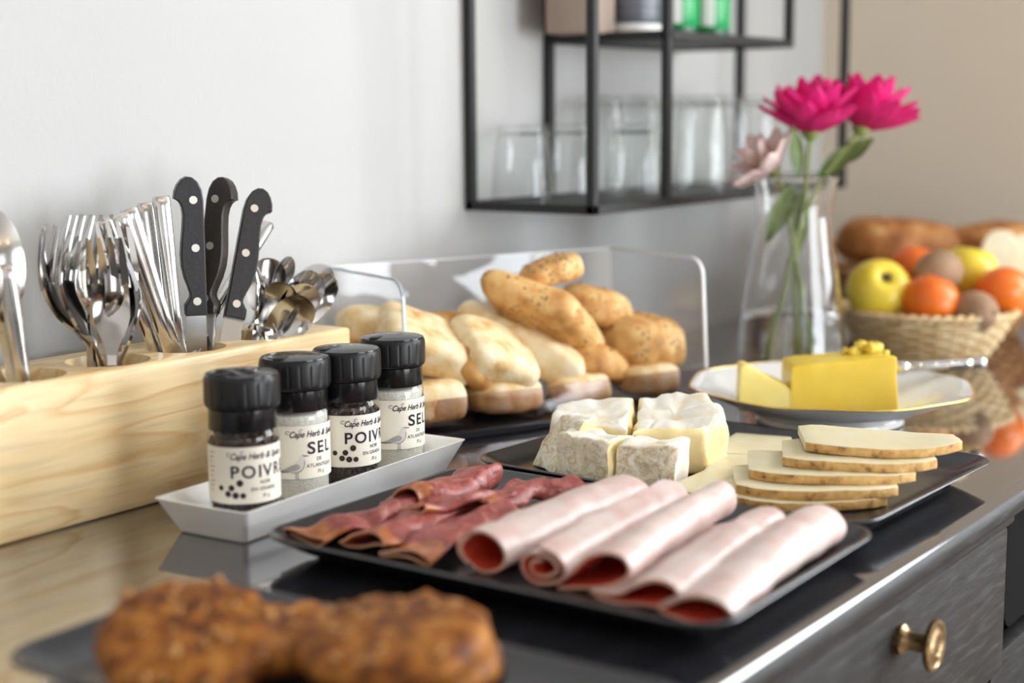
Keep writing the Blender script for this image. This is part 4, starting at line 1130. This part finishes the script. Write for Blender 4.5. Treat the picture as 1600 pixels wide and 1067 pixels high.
def loaf_mesh(L, Wd, H, px=2.3, seed=0, point=0.0, amp=.006, nu=48, nv=26, crease=0.0, sq=.62):
    """bread shape: plan |x|^px+|y|^px, flat underside, soft top"""
    bm = bmesh.new(); rings = []
    for i in range(nv + 1):
        ph = -PI / 2 + PI * i / nv
        ring = []
        for j in range(nu):
            th = 2 * PI * j / nu
            c, s = math.cos(th), math.sin(th)
            f = (abs(c) ** px + abs(s) ** px) ** (-1 / px)
            x, y = c * f, s * f
            k = max(0.0, math.cos(ph)) ** sq
            z = math.sin(ph); z = math.copysign(abs(z) ** (sq + .25), z)
            if z < 0: z *= .72
            tp = 1 - point * abs(x * k) ** 2
            p = Vector((x * k * L / 2, y * k * Wd / 2 * tp, z * H / 2 * (1 - point * .35 * abs(x * k) ** 2)))
            d = nz(p, 28, seed) * amp + nz(p, 75, seed + 3) * amp * .35
            q = p.normalized() if p.length > 1e-6 else Vector((0, 0, 1))
            p = p + q * d
            if crease: p.z -= crease * math.exp(-((p.y + .15 * p.x) / .005) ** 2) * (1 if p.z > 0 else 0)
            ring.append(p)
        rings.append(ring)
    rings_to_bm(bm, rings, True, False, False); bmesh.ops.remove_doubles(bm, verts=bm.verts, dist=1e-5)
    return bm
def loaf(center, dims, rot, mat, label, seed, px=2.3, point=0.0, G='bread rolls heaped in the clear box', seeds=0, crease=0.0, amp=.0045, name='bread_roll', sq=None):
    o = obj(name, loaf_mesh(*dims, px=px, seed=seed, point=point, crease=crease, amp=amp, sq=sq or (.40 if px >= 2.8 else .58)), mat)
    o.location = center; o.rotation_euler = [math.radians(a) for a in rot]
    if seeds:
        rr = random.Random(seed); bm = bmesh.new(); me = o.data
        for k in range(seeds):
            v = me.vertices[rr.randrange(len(me.vertices))]
            if v.co.z < 0: continue
            bmesh.ops.create_icosphere(bm, subdivisions=1, radius=rr.uniform(.0011, .0019), matrix=Matrix.Translation(v.co * .992) @ Euler((rr.uniform(0, 3), rr.uniform(0, 3), 0)).to_matrix().to_4x4() @ Matrix.Diagonal((1.5, 1, .6, 1)))
        if len(bm.verts):
            s = obj('seeds', bm, MT['seed'], o); s['kind'] = 'stuff'
        else: bm.free()
    return tag(o, label, 'bread', G)
bp, bgd, bs = MT['bread_p'], MT['bread_g'], MT['bread_s']
loaf((1.1480, -.0800, .0930), (.112, .074, .050), (0, 8, -30), bp, 'pale roll at the left end of the box behind the dark grinder caps', 41, 3.8)
loaf((1.1440, -.1240, .0830), (.108, .078, .048), (20, 26, -36), bp, 'large floury pale ciabatta leaning right, just behind the furthest grinder', 42, 4.2, crease=.002)
loaf((1.2172, -.0985, .0880), (.100, .060, .040), (0, 5, -20), bgd, 'brown roll mostly hidden between two pale ciabattas', 43, 2.6)
loaf((1.2030, -.1640, .0690), (.092, .080, .046), (30, 24, -20), bp, 'square pale ciabatta tilted to the right in the middle of the box', 44, 4.6)
loaf((1.1800, -.1600, .0560), (.070, .056, .044), (10, 40, -10), bgd, 'golden sided roll under the square pale ciabatta', 53, 3.4)
loaf((1.2670, -.1500, .0690), (.150, .050, .050), (0, 25, -68), bp, 'long pale roll pointing out of the box toward the lip', 45, 3.6)
loaf((1.2810, -.1740, .1010), (.166, .096, .050), (-18, 31, -30), bs, 'big pointed seeded roll lying across the top of the heap', 46, 1.12, 0, seeds=46, amp=.0028)
loaf((1.3100, -.1650, .1430), (.078, .050, .034), (0, -14, -25), bs, 'small seeded roll crowning the heap', 47, 1.9, 0, seeds=60)
loaf((1.3790, -.1720, .0960), (.088, .074, .052), (0, 14, -20), bs, 'seeded roll behind the pointed one, near the end panel', 48, 2.0, seeds=40)
loaf((1.3310, -.1990, .0480), (.094, .066, .044), (0, 24, -30), bgd, 'golden roll lying under the pointed seeded roll', 49, 1.6, 0, seeds=16)
loaf((1.4070, -.2150, .0555), (.098, .086, .072), (0, 6, -15), bs, 'round seeded bun at the far end of the box', 50, 2.4, seeds=60, crease=.004)
loaf((1.1190, -.1480, .0330), (.078, .056, .046), (0, 0, -24), bp, 'pale roll lying low behind the lip, beside the furthest grinder', 51, 3.2)
loaf((1.2055, -.1790, .0290), (.076, .048, .040), (0, 0, -20), bp, 'pale roll with a slit lying low behind the smoked lip, middle of the box', 52, 3.2, crease=.004)
loaf((1.2450, -.1400, .0280), (.090, .060, .040), (0, 0, -10), bp, 'pale roll at the bottom of the heap, under the long one', 54, 3.0)
loaf((1.2940, -.2090, .0260), (.070, .044, .036), (0, 0, -24), bp, 'pale roll low behind the lip in front of the golden one', 55, 3.0)
loaf((1.3780, -.2420, .0260), (.066, .042, .036), (0, 0, -24), bp, 'pale roll low behind the lip under the round bun', 56, 3.0)

# ------------------------------------------------------------------ vase with flowers
VX, VY = 1.613, -.2973
def vase():
    bm = bmesh.new()
    outer = [(.0, .0), (.050, .0), (.058, .003), (.0615, .012), (.0620, .030), (.0595, .065), (.0540, .110), (.0470, .155), (.0432, .183), (.0430, .195), (.0455, .214), (.0505, .234)]
    inner = [(.0512, .2355), (.0500, .2360), (.0485, .2345), (.0432, .213), (.0408, .195), (.0410, .183), (.0448, .155), (.0518, .110), (.0573, .065), (.0598, .030), (.0590, .014), (.050, .010), (.0, .0095)]
    def smooth(p, n=4):
        out = []
        for i in range(len(p) - 1):
            for k in range(n):
                q = catmull([(a, b, 0) for a, b in p], (i + k / n) / (len(p) - 1)); out.append((max(0, q.x), q.y))
        out.append(p[-1]); return out
    lathe(bm, smooth(outer, 3) + smooth(inner, 3), 64)
    bmesh.ops.remove_doubles(bm, verts=bm.verts, dist=1e-6)
    o = obj('glass_vase', bm, MT['glass']); o.location = (VX, VY, .0003)
    tag(o, 'clear waisted glass vase holding two magenta flowers, behind the butter dish', 'vase')
    bm = bmesh.new()
    lathe(bm, [(.0, .0102), (.050, .0106), (.0585, .0150), (.0592, .030), (.0567, .065), (.0555, .078), (.0, .078)], 48)
    bmesh.ops.remove_doubles(bm, verts=bm.verts, dist=1e-6)
    w = obj('water', bm, MT['water']); w.location = (VX, VY, .0003)
    tag(w, 'clear water standing in the bottom of the waisted glass vase', 'water')
vase()
def petal_mesh(name, L, Wd, cup, tip, m, nu=7, nv=5):
    P = [[None] * (nv + 1) for _ in range(nu + 1)]
    bm = bmesh.new()
    for i in range(nu + 1):
        u = i / nu
        w = Wd / 2 * (math.sin(PI * min(1, u * .86 + .06)) ** .75) * (1 - tip * u ** 4)
        for j in range(nv + 1):
            s = -1 + 2 * j / nv
            P[i][j] = Vector((L * u, w * s, cup * (u ** 1.6) + .25 * w * s * s + .001 * math.cos(s * 6)))
    for dz in (0, -.0006):
        V = [[bm.verts.new(p + Vector((0, 0, dz))) for p in r] for r in P]
        for i in range(nu):
            for j in range(nv):
                bm.faces.new((V[i][j], V[i + 1][j], V[i + 1][j + 1], V[i][j + 1]) if dz == 0 else (V[i][j], V[i][j + 1], V[i + 1][j + 1], V[i + 1][j]))
    me = bpy.data.meshes.new(name); bm.to_mesh(me); bm.free(); me.materials.append(m)
    for p in me.polygons: p.use_smooth = True
    return me
def flower(head, tilt, stem_pts, rings, m, label, seed, sz=1.0, leaf=(), G=None):
    """head = world position of the flower's base; rings = [(count, elevation deg, length, width, cup)]"""
    e = empty('cut_flower', head, label, 'flower', G)
    rr = random.Random(seed)
    T = Euler(tilt).to_matrix().to_4x4()
    for ri, (cnt, el, L, Wd, cup) in enumerate(rings):
        me = petal_mesh('petal', L * sz, Wd * sz, cup * sz, .55, m)
        for k in range(cnt):
            o = bpy.data.objects.new('petal', me); COL.objects.link(o); o.parent = e
            az = 2 * PI * k / cnt + ri * .4 + rr.uniform(-.12, .12)
            M = T @ Matrix.Rotation(az, 4, 'Z') @ Matrix.Rotation(-math.radians(el + rr.uniform(-7, 7)), 4, 'Y') @ Matrix.Translation((.004 * sz, 0, .001 * ri)) @ Matrix.Rotation(rr.uniform(-.25, .25), 4, 'X') @ Matrix.Scale(rr.uniform(.9, 1.08), 4)
            o.matrix_local = M
    bm = bmesh.new()
    lathe(bm, [(.0, -.010), (.0035, -.009), (.0085 * sz, -.003), (.0105 * sz, .002), (.006, .004), (.0, .004)], 16)
    c = obj('calyx', bm, MT['green'], e); c.matrix_local = T
    bm = bmesh.new()
    loc = [Vector(p) - Vector(head) for p in stem_pts]
    pts = [catmull(loc, k / 24) for k in range(25)]
    tube(bm, pts, .0030, 10)
    obj('stem', bm, MT['green'], e)
    for (p, d, L, Wd) in leaf:
        me = petal_mesh('leaf', L, Wd, .008, .8, MT['leaf'])
        o = bpy.data.objects.new('leaf', me); COL.objects.link(o); o.parent = e
        d = Vector(d).normalized(); zz = Vector((-.5, -.6, .6)); zz = (zz - d * zz.dot(d)).normalized(); yy = zz.cross(d)
        M = Matrix.Identity(4)
        q = Vector(p) - Vector(head)
        for i in range(3): M[i][0] = d[i]; M[i][1] = yy[i]; M[i][2] = zz[i]; M[i][3] = q[i]
        o.matrix_local = M
    return e
DR = [(11, 20, .058, .030, .013), (10, 36, .056, .030, .014), (9, 52, .052, .028, .012), (7, 68, .044, .024, .008), (5, 82, .034, .018, .004)]
GF = 'cut flowers in the glass vase'
flower((1.6345, -.3060, .2830), (.05, -.05, 0), [(1.6345, -.3060, .281), (1.6300, -.3050, .24), (1.6230, -.3030, .19), (1.6080, -.2930, .12), (1.6000, -.2850, .06), (1.5960, -.2800, .014)], DR, MT['petal'],
       'magenta dahlia upright above the vase rim, the left one of the two', 61, 1.14, [((1.618, -.300, .235), (-.25, .10, .9), .060, .022), ((1.615, -.296, .225), (-.35, .25, -.8), .075, .026)], GF)
flower((1.6820, -.3470, .2870), (.20, .28, 0), [(1.6820, -.3470, .285), (1.6560, -.3270, .250), (1.6290, -.3080, .200), (1.6180, -.2980, .13), (1.6190, -.2990, .07), (1.6220, -.3010, .014)], DR, MT['petal'],
       'magenta dahlia leaning right, one long petal reaching toward the beige wall', 62, 1.12, [((1.655, -.326, .248), (.55, -.45, .35), .055, .024), ((1.640, -.315, .232), (.65, -.5, .62), .060, .024), ((1.622, -.3, .215), (.1, .1, -.9), .07, .024)], GF)
flower((1.6150, -.2700, .2400), (-.55, -.65, 0), [(1.6150, -.2700, .240), (1.6150, -.2820, .215), (1.6120, -.2950, .17), (1.6200, -.3050, .10), (1.6260, -.3100, .014)], [(8, 18, .052, .030, .010), (6, 48, .044, .026, .010)], MT['petal_p'],
       'pale pink flower drooping behind the magenta ones', 63, 1.05, [], GF)

# ------------------------------------------------------------------ fruit basket
FX, FY = 1.8200, -.3830
def basket(name, x, y, rb, rt, h, m, label, rows=11, stakes=30, w=.0026):
    e = empty(name, (x, y, .0005), label, 'basket')
    bm = bmesh.new()
    lathe(bm, [(.0, .0), (rb, .0), (rb + .002, .003), (rb - .002, .006), (.0, .006)], 40)
    bmesh.ops.remove_doubles(bm, verts=bm.verts, dist=1e-6)
    obj('base', bm, m, e)
    R = lambda z: rb + (rt - rb) * (z / h) ** .75
    bm = bmesh.new()
    for q in range(rows):
        z = .005 + (h - .008) * q / (rows - 1); n = 120; rings = []
        for k in range(n):
            a = 2 * PI * k / n
            r = R(z) + .0022 * math.sin(a * stakes / 2 + q * PI)
            rings.append([((r + w * .8 * math.cos(t)) * math.cos(a), (r + w * .8 * math.cos(t)) * math.sin(a), z + (h / rows) * .56 * math.sin(t)) for t in (0, PI / 3, 2 * PI / 3, PI, 4 * PI / 3, 5 * PI / 3)])
        rings.append(rings[0]); rings_to_bm(bm, rings, True, False, False)
    bmesh.ops.remove_doubles(bm, verts=bm.verts, dist=1e-7)
    wv = obj('weave', bm, m, e); wv['kind'] = 'stuff'
    for k in range(stakes):
        a = 2 * PI * k / stakes + .05; bm = bmesh.new()
        tube(bm, [(R(z) * math.cos(a), R(z) * math.sin(a), z) for z in lin(5, .002, h)], .0016, 6)
        obj('stake', bm, m, e)
    for ph in (0, PI):
        bm = bmesh.new(); n = 160; rings = []
        for k in range(n):
            a = 2 * PI * k / n; r = R(h) + .0025 * math.cos(a * 24 + ph); z = h + .0025 * math.sin(a * 24 + ph)
            rings.append([((r + .0036 * math.cos(t)) * math.cos(a), (r + .0036 * math.cos(t)) * math.sin(a), z + .0036 * math.sin(t)) for t in (0, PI / 3, 2 * PI / 3, PI, 4 * PI / 3, 5 * PI / 3)])
        rings.append(rings[0]); rings_to_bm(bm, rings, True, False, False); bmesh.ops.remove_doubles(bm, verts=bm.verts, dist=1e-7)
        obj('rim', bm, m, e)
    return e
basket('fruit_basket', FX, FY, .062, .106, .064, MT['wicker'], 'shallow round natural wicker basket heaped with fruit')
def fruit(name, c, r, m, label, cat, seed, dim=.22, sq=.92, tilt=(0, 0, 0), stem=True, G='fruit in the wicker basket', oval=1.0, eye=False):
    bm = bmesh.new(); prof = []
    for k in range(25):
        ph = -PI / 2 + PI * k / 24
        rr = r * math.cos(ph); z = r * sq * math.sin(ph)
        if dim: z -= dim * r * math.exp(-(rr / (r * .30)) ** 2) * (1 if ph > 0 else -.6)
        prof.append((max(rr, 0), z))
    lathe(bm, prof, 40, lambda i, a, q, z: 1 + .018 * math.cos(5 * a + seed) * max(0, z / r) if dim else 1)
    bmesh.ops.remove_doubles(bm, verts=bm.verts, dist=1e-6)
    for v in bm.verts: v.co.x *= oval
    o = obj(name, bm, m); o.location = c; o.rotation_euler = tilt
    if stem:
        bm = bmesh.new(); top = r * sq - dim * r
        tube(bm, [(0, 0, top - .002), (.001, .0, top + .004), (.003, .001, top + r * .26)], .0013, 8)
        obj('stalk', bm, MT['stem'], o)
        bm = bmesh.new(); lathe(bm, [(.0, top + .0006), (r * .10, top + .0016), (r * .17, top + .0035), (r * .16, top + .0030), (.0, top + .0002)], 16, lambda i, a, q, z: 1 + .3 * math.cos(5 * a)); bmesh.ops.remove_doubles(bm, verts=bm.verts, dist=1e-6)
        obj('stalk_hollow', bm, MT['stem'], o)
    elif eye:
        bm = bmesh.new(); lathe(bm, [(.0, r * sq + .0012 - dim * r), (r * .10, r * sq + .0008 - dim * r), (r * .12, r * sq - .001 - dim * r)], 10, lambda i, a, q, z: 1 + .25 * math.cos(5 * a)); bmesh.ops.remove_doubles(bm, verts=bm.verts, dist=1e-6)
        obj('stem_button', bm, MT['stem'], o)
    return tag(o, label, cat, G)
fruit('apple', (1.757, -.3450, 0.0910), .0400, MT['apple'], 'large yellow apple with its dark stalk hollow turned outward', 'apple', 1, .24, .92, (math.radians(52), 0, math.radians(-46)))
fruit('orange', (1.765, -.4080, 0.0810), .0345, MT['orange'], 'orange at the front of the basket beside the yellow apple', 'orange', 2, .05, .93, (.3, .2, 0), False, eye=True)
fruit('orange', (1.856, -.4660, 0.0860), .0345, MT['orange'], 'orange at the far right of the basket, bright glint on its side', 'orange', 3, .05, .93, (-.4, .3, 0), False, oval=1.08, eye=True)
fruit('orange', (1.880, -.3440, 0.1060), .0330, MT['orange'], 'orange at the back, peeping between the apple and the kiwi', 'orange', 4, .05, .94, (.2, .2, 0), False, eye=True)
fruit('orange', (1.825, -.3900, 0.0480), .0345, MT['orange'], 'orange buried at the bottom of the basket', 'orange', 5, .05, .93, (.2, .9, 0), False, eye=True)
fruit('kiwi', (1.815, -.3980, 0.1120), .0265, MT['kiwi'], 'brown kiwi on top of the heap behind the front orange', 'kiwi', 6, .03, 1.2, (math.radians(80), 0, math.radians(60)), False, eye=True)
fruit('kiwi', (1.778, -.4560, 0.0700), .0255, MT['kiwi'], 'brown kiwi low between the two front oranges', 'kiwi', 7, .03, 1.2, (math.radians(84), 0, math.radians(-20)), False, eye=True)
fruit('apple', (1.885, -.4120, 0.1060), .0370, MT['apple'], 'paler yellow apple at the back of the basket', 'apple', 8, .22, .92, (.1, .2, 0))

# ------------------------------------------------------------------ bread basket at the end of the worktop
basket('bread_basket', 2.085, -.300, .100, .148, .085, MT['wicker_d'], 'brown wicker basket of loaves behind the fruit', 10, 34)
GL = 'bread in the brown basket'
loaf((2.060, -.2550, .1180), (.190, .110, .080), (0, 4, -58), MT['bread_d'], 'big brown floury loaf rising behind the yellow apple', 71, 2.3, .1, GL, name='loaf')
loaf((2.130, -.3700, .1180), (.140, .090, .070), (0, 0, -50), MT['bread_d'], 'brown loaf at the far side of the brown basket', 72, 2.3, .1, GL, name='loaf')
loaf((2.085, -.3000, .0520), (.180, .120, .070), (0, 0, -50), MT['bread_d'], 'brown loaf underneath the others in the brown basket', 73, 2.3, .1, GL, name='loaf')
def bslice(c, w, h, rot, label, seed):
    out = []
    for k in range(28):
        a = 2 * PI * k / 28; f = (abs(math.cos(a)) ** 2.6 + abs(math.sin(a)) ** 2.6) ** (-1 / 2.6)
        out.append((w / 2 * math.cos(a) * f, h / 2 * math.sin(a) * f, 1))
    o = prism('bread_slice', out, 0, .012, [MT['crumb_w'], MT['bread_d']], 0, label, 'bread', GL, er=.0012, nh=2, disp=.0008, seed=seed, origin=False)
    o.location = c; o.rotation_euler = [math.radians(a) for a in rot]
    return o
bslice((2.034, -.4010, .1060), .052, .085, (78, 6, -62), 'cut white bread slice standing in front at the right of the brown basket', 81)
bslice((2.058, -.4320, .1000), .050, .085, (76, -6, -58), 'second cut white bread slice, leaning at the far right of the brown basket', 82)

# ------------------------------------------------------------------ wall shelf
SX0, SX1, SD, SZ = 1.3824, 2.046, .169, .2049
IX0, IX1, IZ, STOP = 1.5418, 1.8634, .3962, 0.95
def shelf():
    e = empty('wall_shelf', (SX0, 0, SZ), 'black metal box shelf on the wall with glasses on its lower board', 'shelf')
    t = .0105
    def bar(nm, x0, x1, y0, y1, z0, z1):
        o = box(nm, x0 - SX0, x1 - SX0, y0, y1, z0 - SZ, z1 - SZ, MT['frame'], e, .0008, 1)
        return o
    def post(x, y, z0, z1):
        bar('post', x - t / 2, x + t / 2, y - t / 2, y + t / 2, z0, z1)
    yb, yf = -t / 2 - .001, -SD
    for x in (SX0, SX1):
        for y in (yb, yf): post(x, y, SZ - t / 2, STOP)
    for z in (SZ, STOP):
        for y in (yb, yf): bar('rail', SX0 - t / 2, SX1 + t / 2, y - t / 2, y + t / 2, z - t / 2, z + t / 2)
        for x in (SX0, SX1): bar('cross_rail', x - t / 2, x + t / 2, yf, yb, z - t / 2, z + t / 2)
    bar('lower_board', SX0, SX1, yf, yb, SZ - .003, SZ + .002)
    # inner box
    for y in (yb, yf):
        post(IX0, y, SZ, .80); post(IX1, y, IZ - t / 2, .80)
        bar('rail', IX0, IX1, y - t / 2, y + t / 2, IZ - t / 2, IZ + t / 2)
        bar('rail', IX0, IX1, y - t / 2, y + t / 2, .80 - t / 2, .80 + t / 2)
    for x in (IX0, IX1):
        bar('cross_rail', x - t / 2, x + t / 2, yf, yb, IZ - t / 2, IZ + t / 2); bar('cross_rail', x - t / 2, x + t / 2, yf, yb, .80 - t / 2, .80 + t / 2)
    bar('upper_board', IX0, IX1, yf, yb, IZ - .002, IZ + .003)
shelf()
def tumbler_mesh(name, r0, r1, h):
    """upside-down tumbler, mouth at z=0"""
    bm = bmesh.new(); th = .0022
    prof = [(r0 - th, .0008), (r0 - th / 2, .0), (r0, .001)]
    for k in range(1, 9): prof.append((r0 + (r1 - r0) * (k / 9) ** 1.5, h * k / 9 * .96))
    prof += [(r1 - .0005, h - .0025), (r1 - .003, h), (r1 - .008, h - .0005), (.0, h - .003)]
    inner = [(.0, h - .013), (r1 - .008, h - .012), (r1 - th - .001, h - .008)]
    for k in range(8, 0, -1): inner.append((r0 + (r1 - r0) * (k / 9) ** 1.5 - th, h * k / 9 * .94))
    lathe(bm, prof + inner + [prof[0]], 40)
    bmesh.ops.remove_doubles(bm, verts=bm.verts, dist=1e-6)
    return mesh_of(name, bm, MT['tumbler'])
SHORT = tumbler_mesh('tumbler', .0365, .0285, .088)
TALL = tumbler_mesh('tall_glass', .0360, .0290, .122)
GG = 'upturned glasses on the lower shelf board'
for nm, me, x, y, lab in [
    ('tumbler', SHORT, 1.4290, -.0450, 'short upturned tumbler standing alone at the left end of the shelf'),
    ('tumbler', SHORT, 1.5759, -.1050, 'short upturned tumbler in the front row, between the two front posts'),
    ('tumbler', SHORT, 1.5150, -.0520, 'short upturned tumbler behind the front corner post'),
    ('tall_glass', TALL, 1.6000, -.0420, 'tall upturned glass at the wall behind the front tumbler'),
    ('tall_glass', TALL, 1.6800, -.0460, 'tall upturned glass at the wall, second in the back row'),
    ('tall_glass', TALL, 1.7240, -.1180, 'tall upturned glass in front, just right of the middle post'),
    ('tall_glass', TALL, 1.8050, -.1100, 'tall upturned glass in front, second right of the middle post'),
    ('tall_glass', TALL, 1.8900, -.1080, 'tall upturned glass in front, beside the pink flower'),
    ('tall_glass', TALL, 1.7700, -.0460, 'tall upturned glass at the wall, third in the back row'),
    ('tall_glass', TALL, 1.8600, -.0460, 'tall upturned glass at the wall, last in the back row')]:
    o = bpy.data.objects.new(nm, me); COL.objects.link(o); o.location = (x, y, SZ + .0024)
    tag(o, lab, 'glass', GG)
# things on the upper board (only their lower ends are in view)
ZU = IZ + .0035
bm = bmesh.new(); add_box(bm, -.036, .036, -.03, .03, 0, .15, .002); 
o = obj('carton', bm, MT['carton'], angle=35); o.location = (1.5250, -.0620, ZU); o.rotation_euler = (0, 0, .2); tag(o, 'taupe carton at the left end of the upper shelf board', 'box')
bm = bmesh.new(); lathe(bm, [(.0, 0), (.034, 0), (.0365, .003), (.0365, .010), (.034, .014), (.0, .014)], 40); bmesh.ops.remove_doubles(bm, verts=bm.verts, dist=1e-6)
e = obj('storage_jar', bm, MT['cream_pack'], angle=40); e.location = (1.6100, -.0820, ZU); tag(e, 'white footed jar with a ridged charcoal body on the upper shelf board', 'jar')
bm = bmesh.new(); lathe(bm, [(.031, .014)] + [(.0335 + .0012 * (k % 2), .016 + .004 * k) for k in range(24)] + [(.031, .114), (.0, .115)], 40); obj('ridged_body', bm, MT['charcoal_pack'], e, angle=40)
bm = bmesh.new(); lathe(bm, [(.0355, .052), (.0362, .053), (.0362, .085), (.0355, .086)], 40); obj('paper_band', bm, MT['cream_pack'], e)
for i, (x, y, lab) in enumerate([(1.7000, -.0900, 'green bottle on the upper shelf board, behind the middle post'), (1.7860, -.0900, 'green bottle on the upper shelf board, nearer the right end')]):
    bm = bmesh.new(); lathe(bm, [(.0, 0), (.026, 0), (.029, .003), (.029, .10), (.020, .125), (.012, .14), (.012, .17), (.0, .17)], 36); bmesh.ops.remove_doubles(bm, verts=bm.verts, dist=1e-6)
    b = obj('bottle', bm, MT['green_dk'], angle=40); b.location = (x, y, ZU); tag(b, lab, 'bottle', 'green bottles on the upper shelf board')
    bm = bmesh.new(); lathe(bm, [(.0292, .014), (.0295, .0145), (.0295, .085), (.0292, .0855)], 36); obj('wrapper', bm, MT['green_pack'], b)
    bm = bmesh.new(); rings_to_bm(bm, [[(.0299 * math.cos(a), .0299 * math.sin(a), z) for a in lin(8, -2.9, -2.35)] for z in (.018, .085)], False, False, False); obj('white_panel', bm, MT['cream_pack'], b)
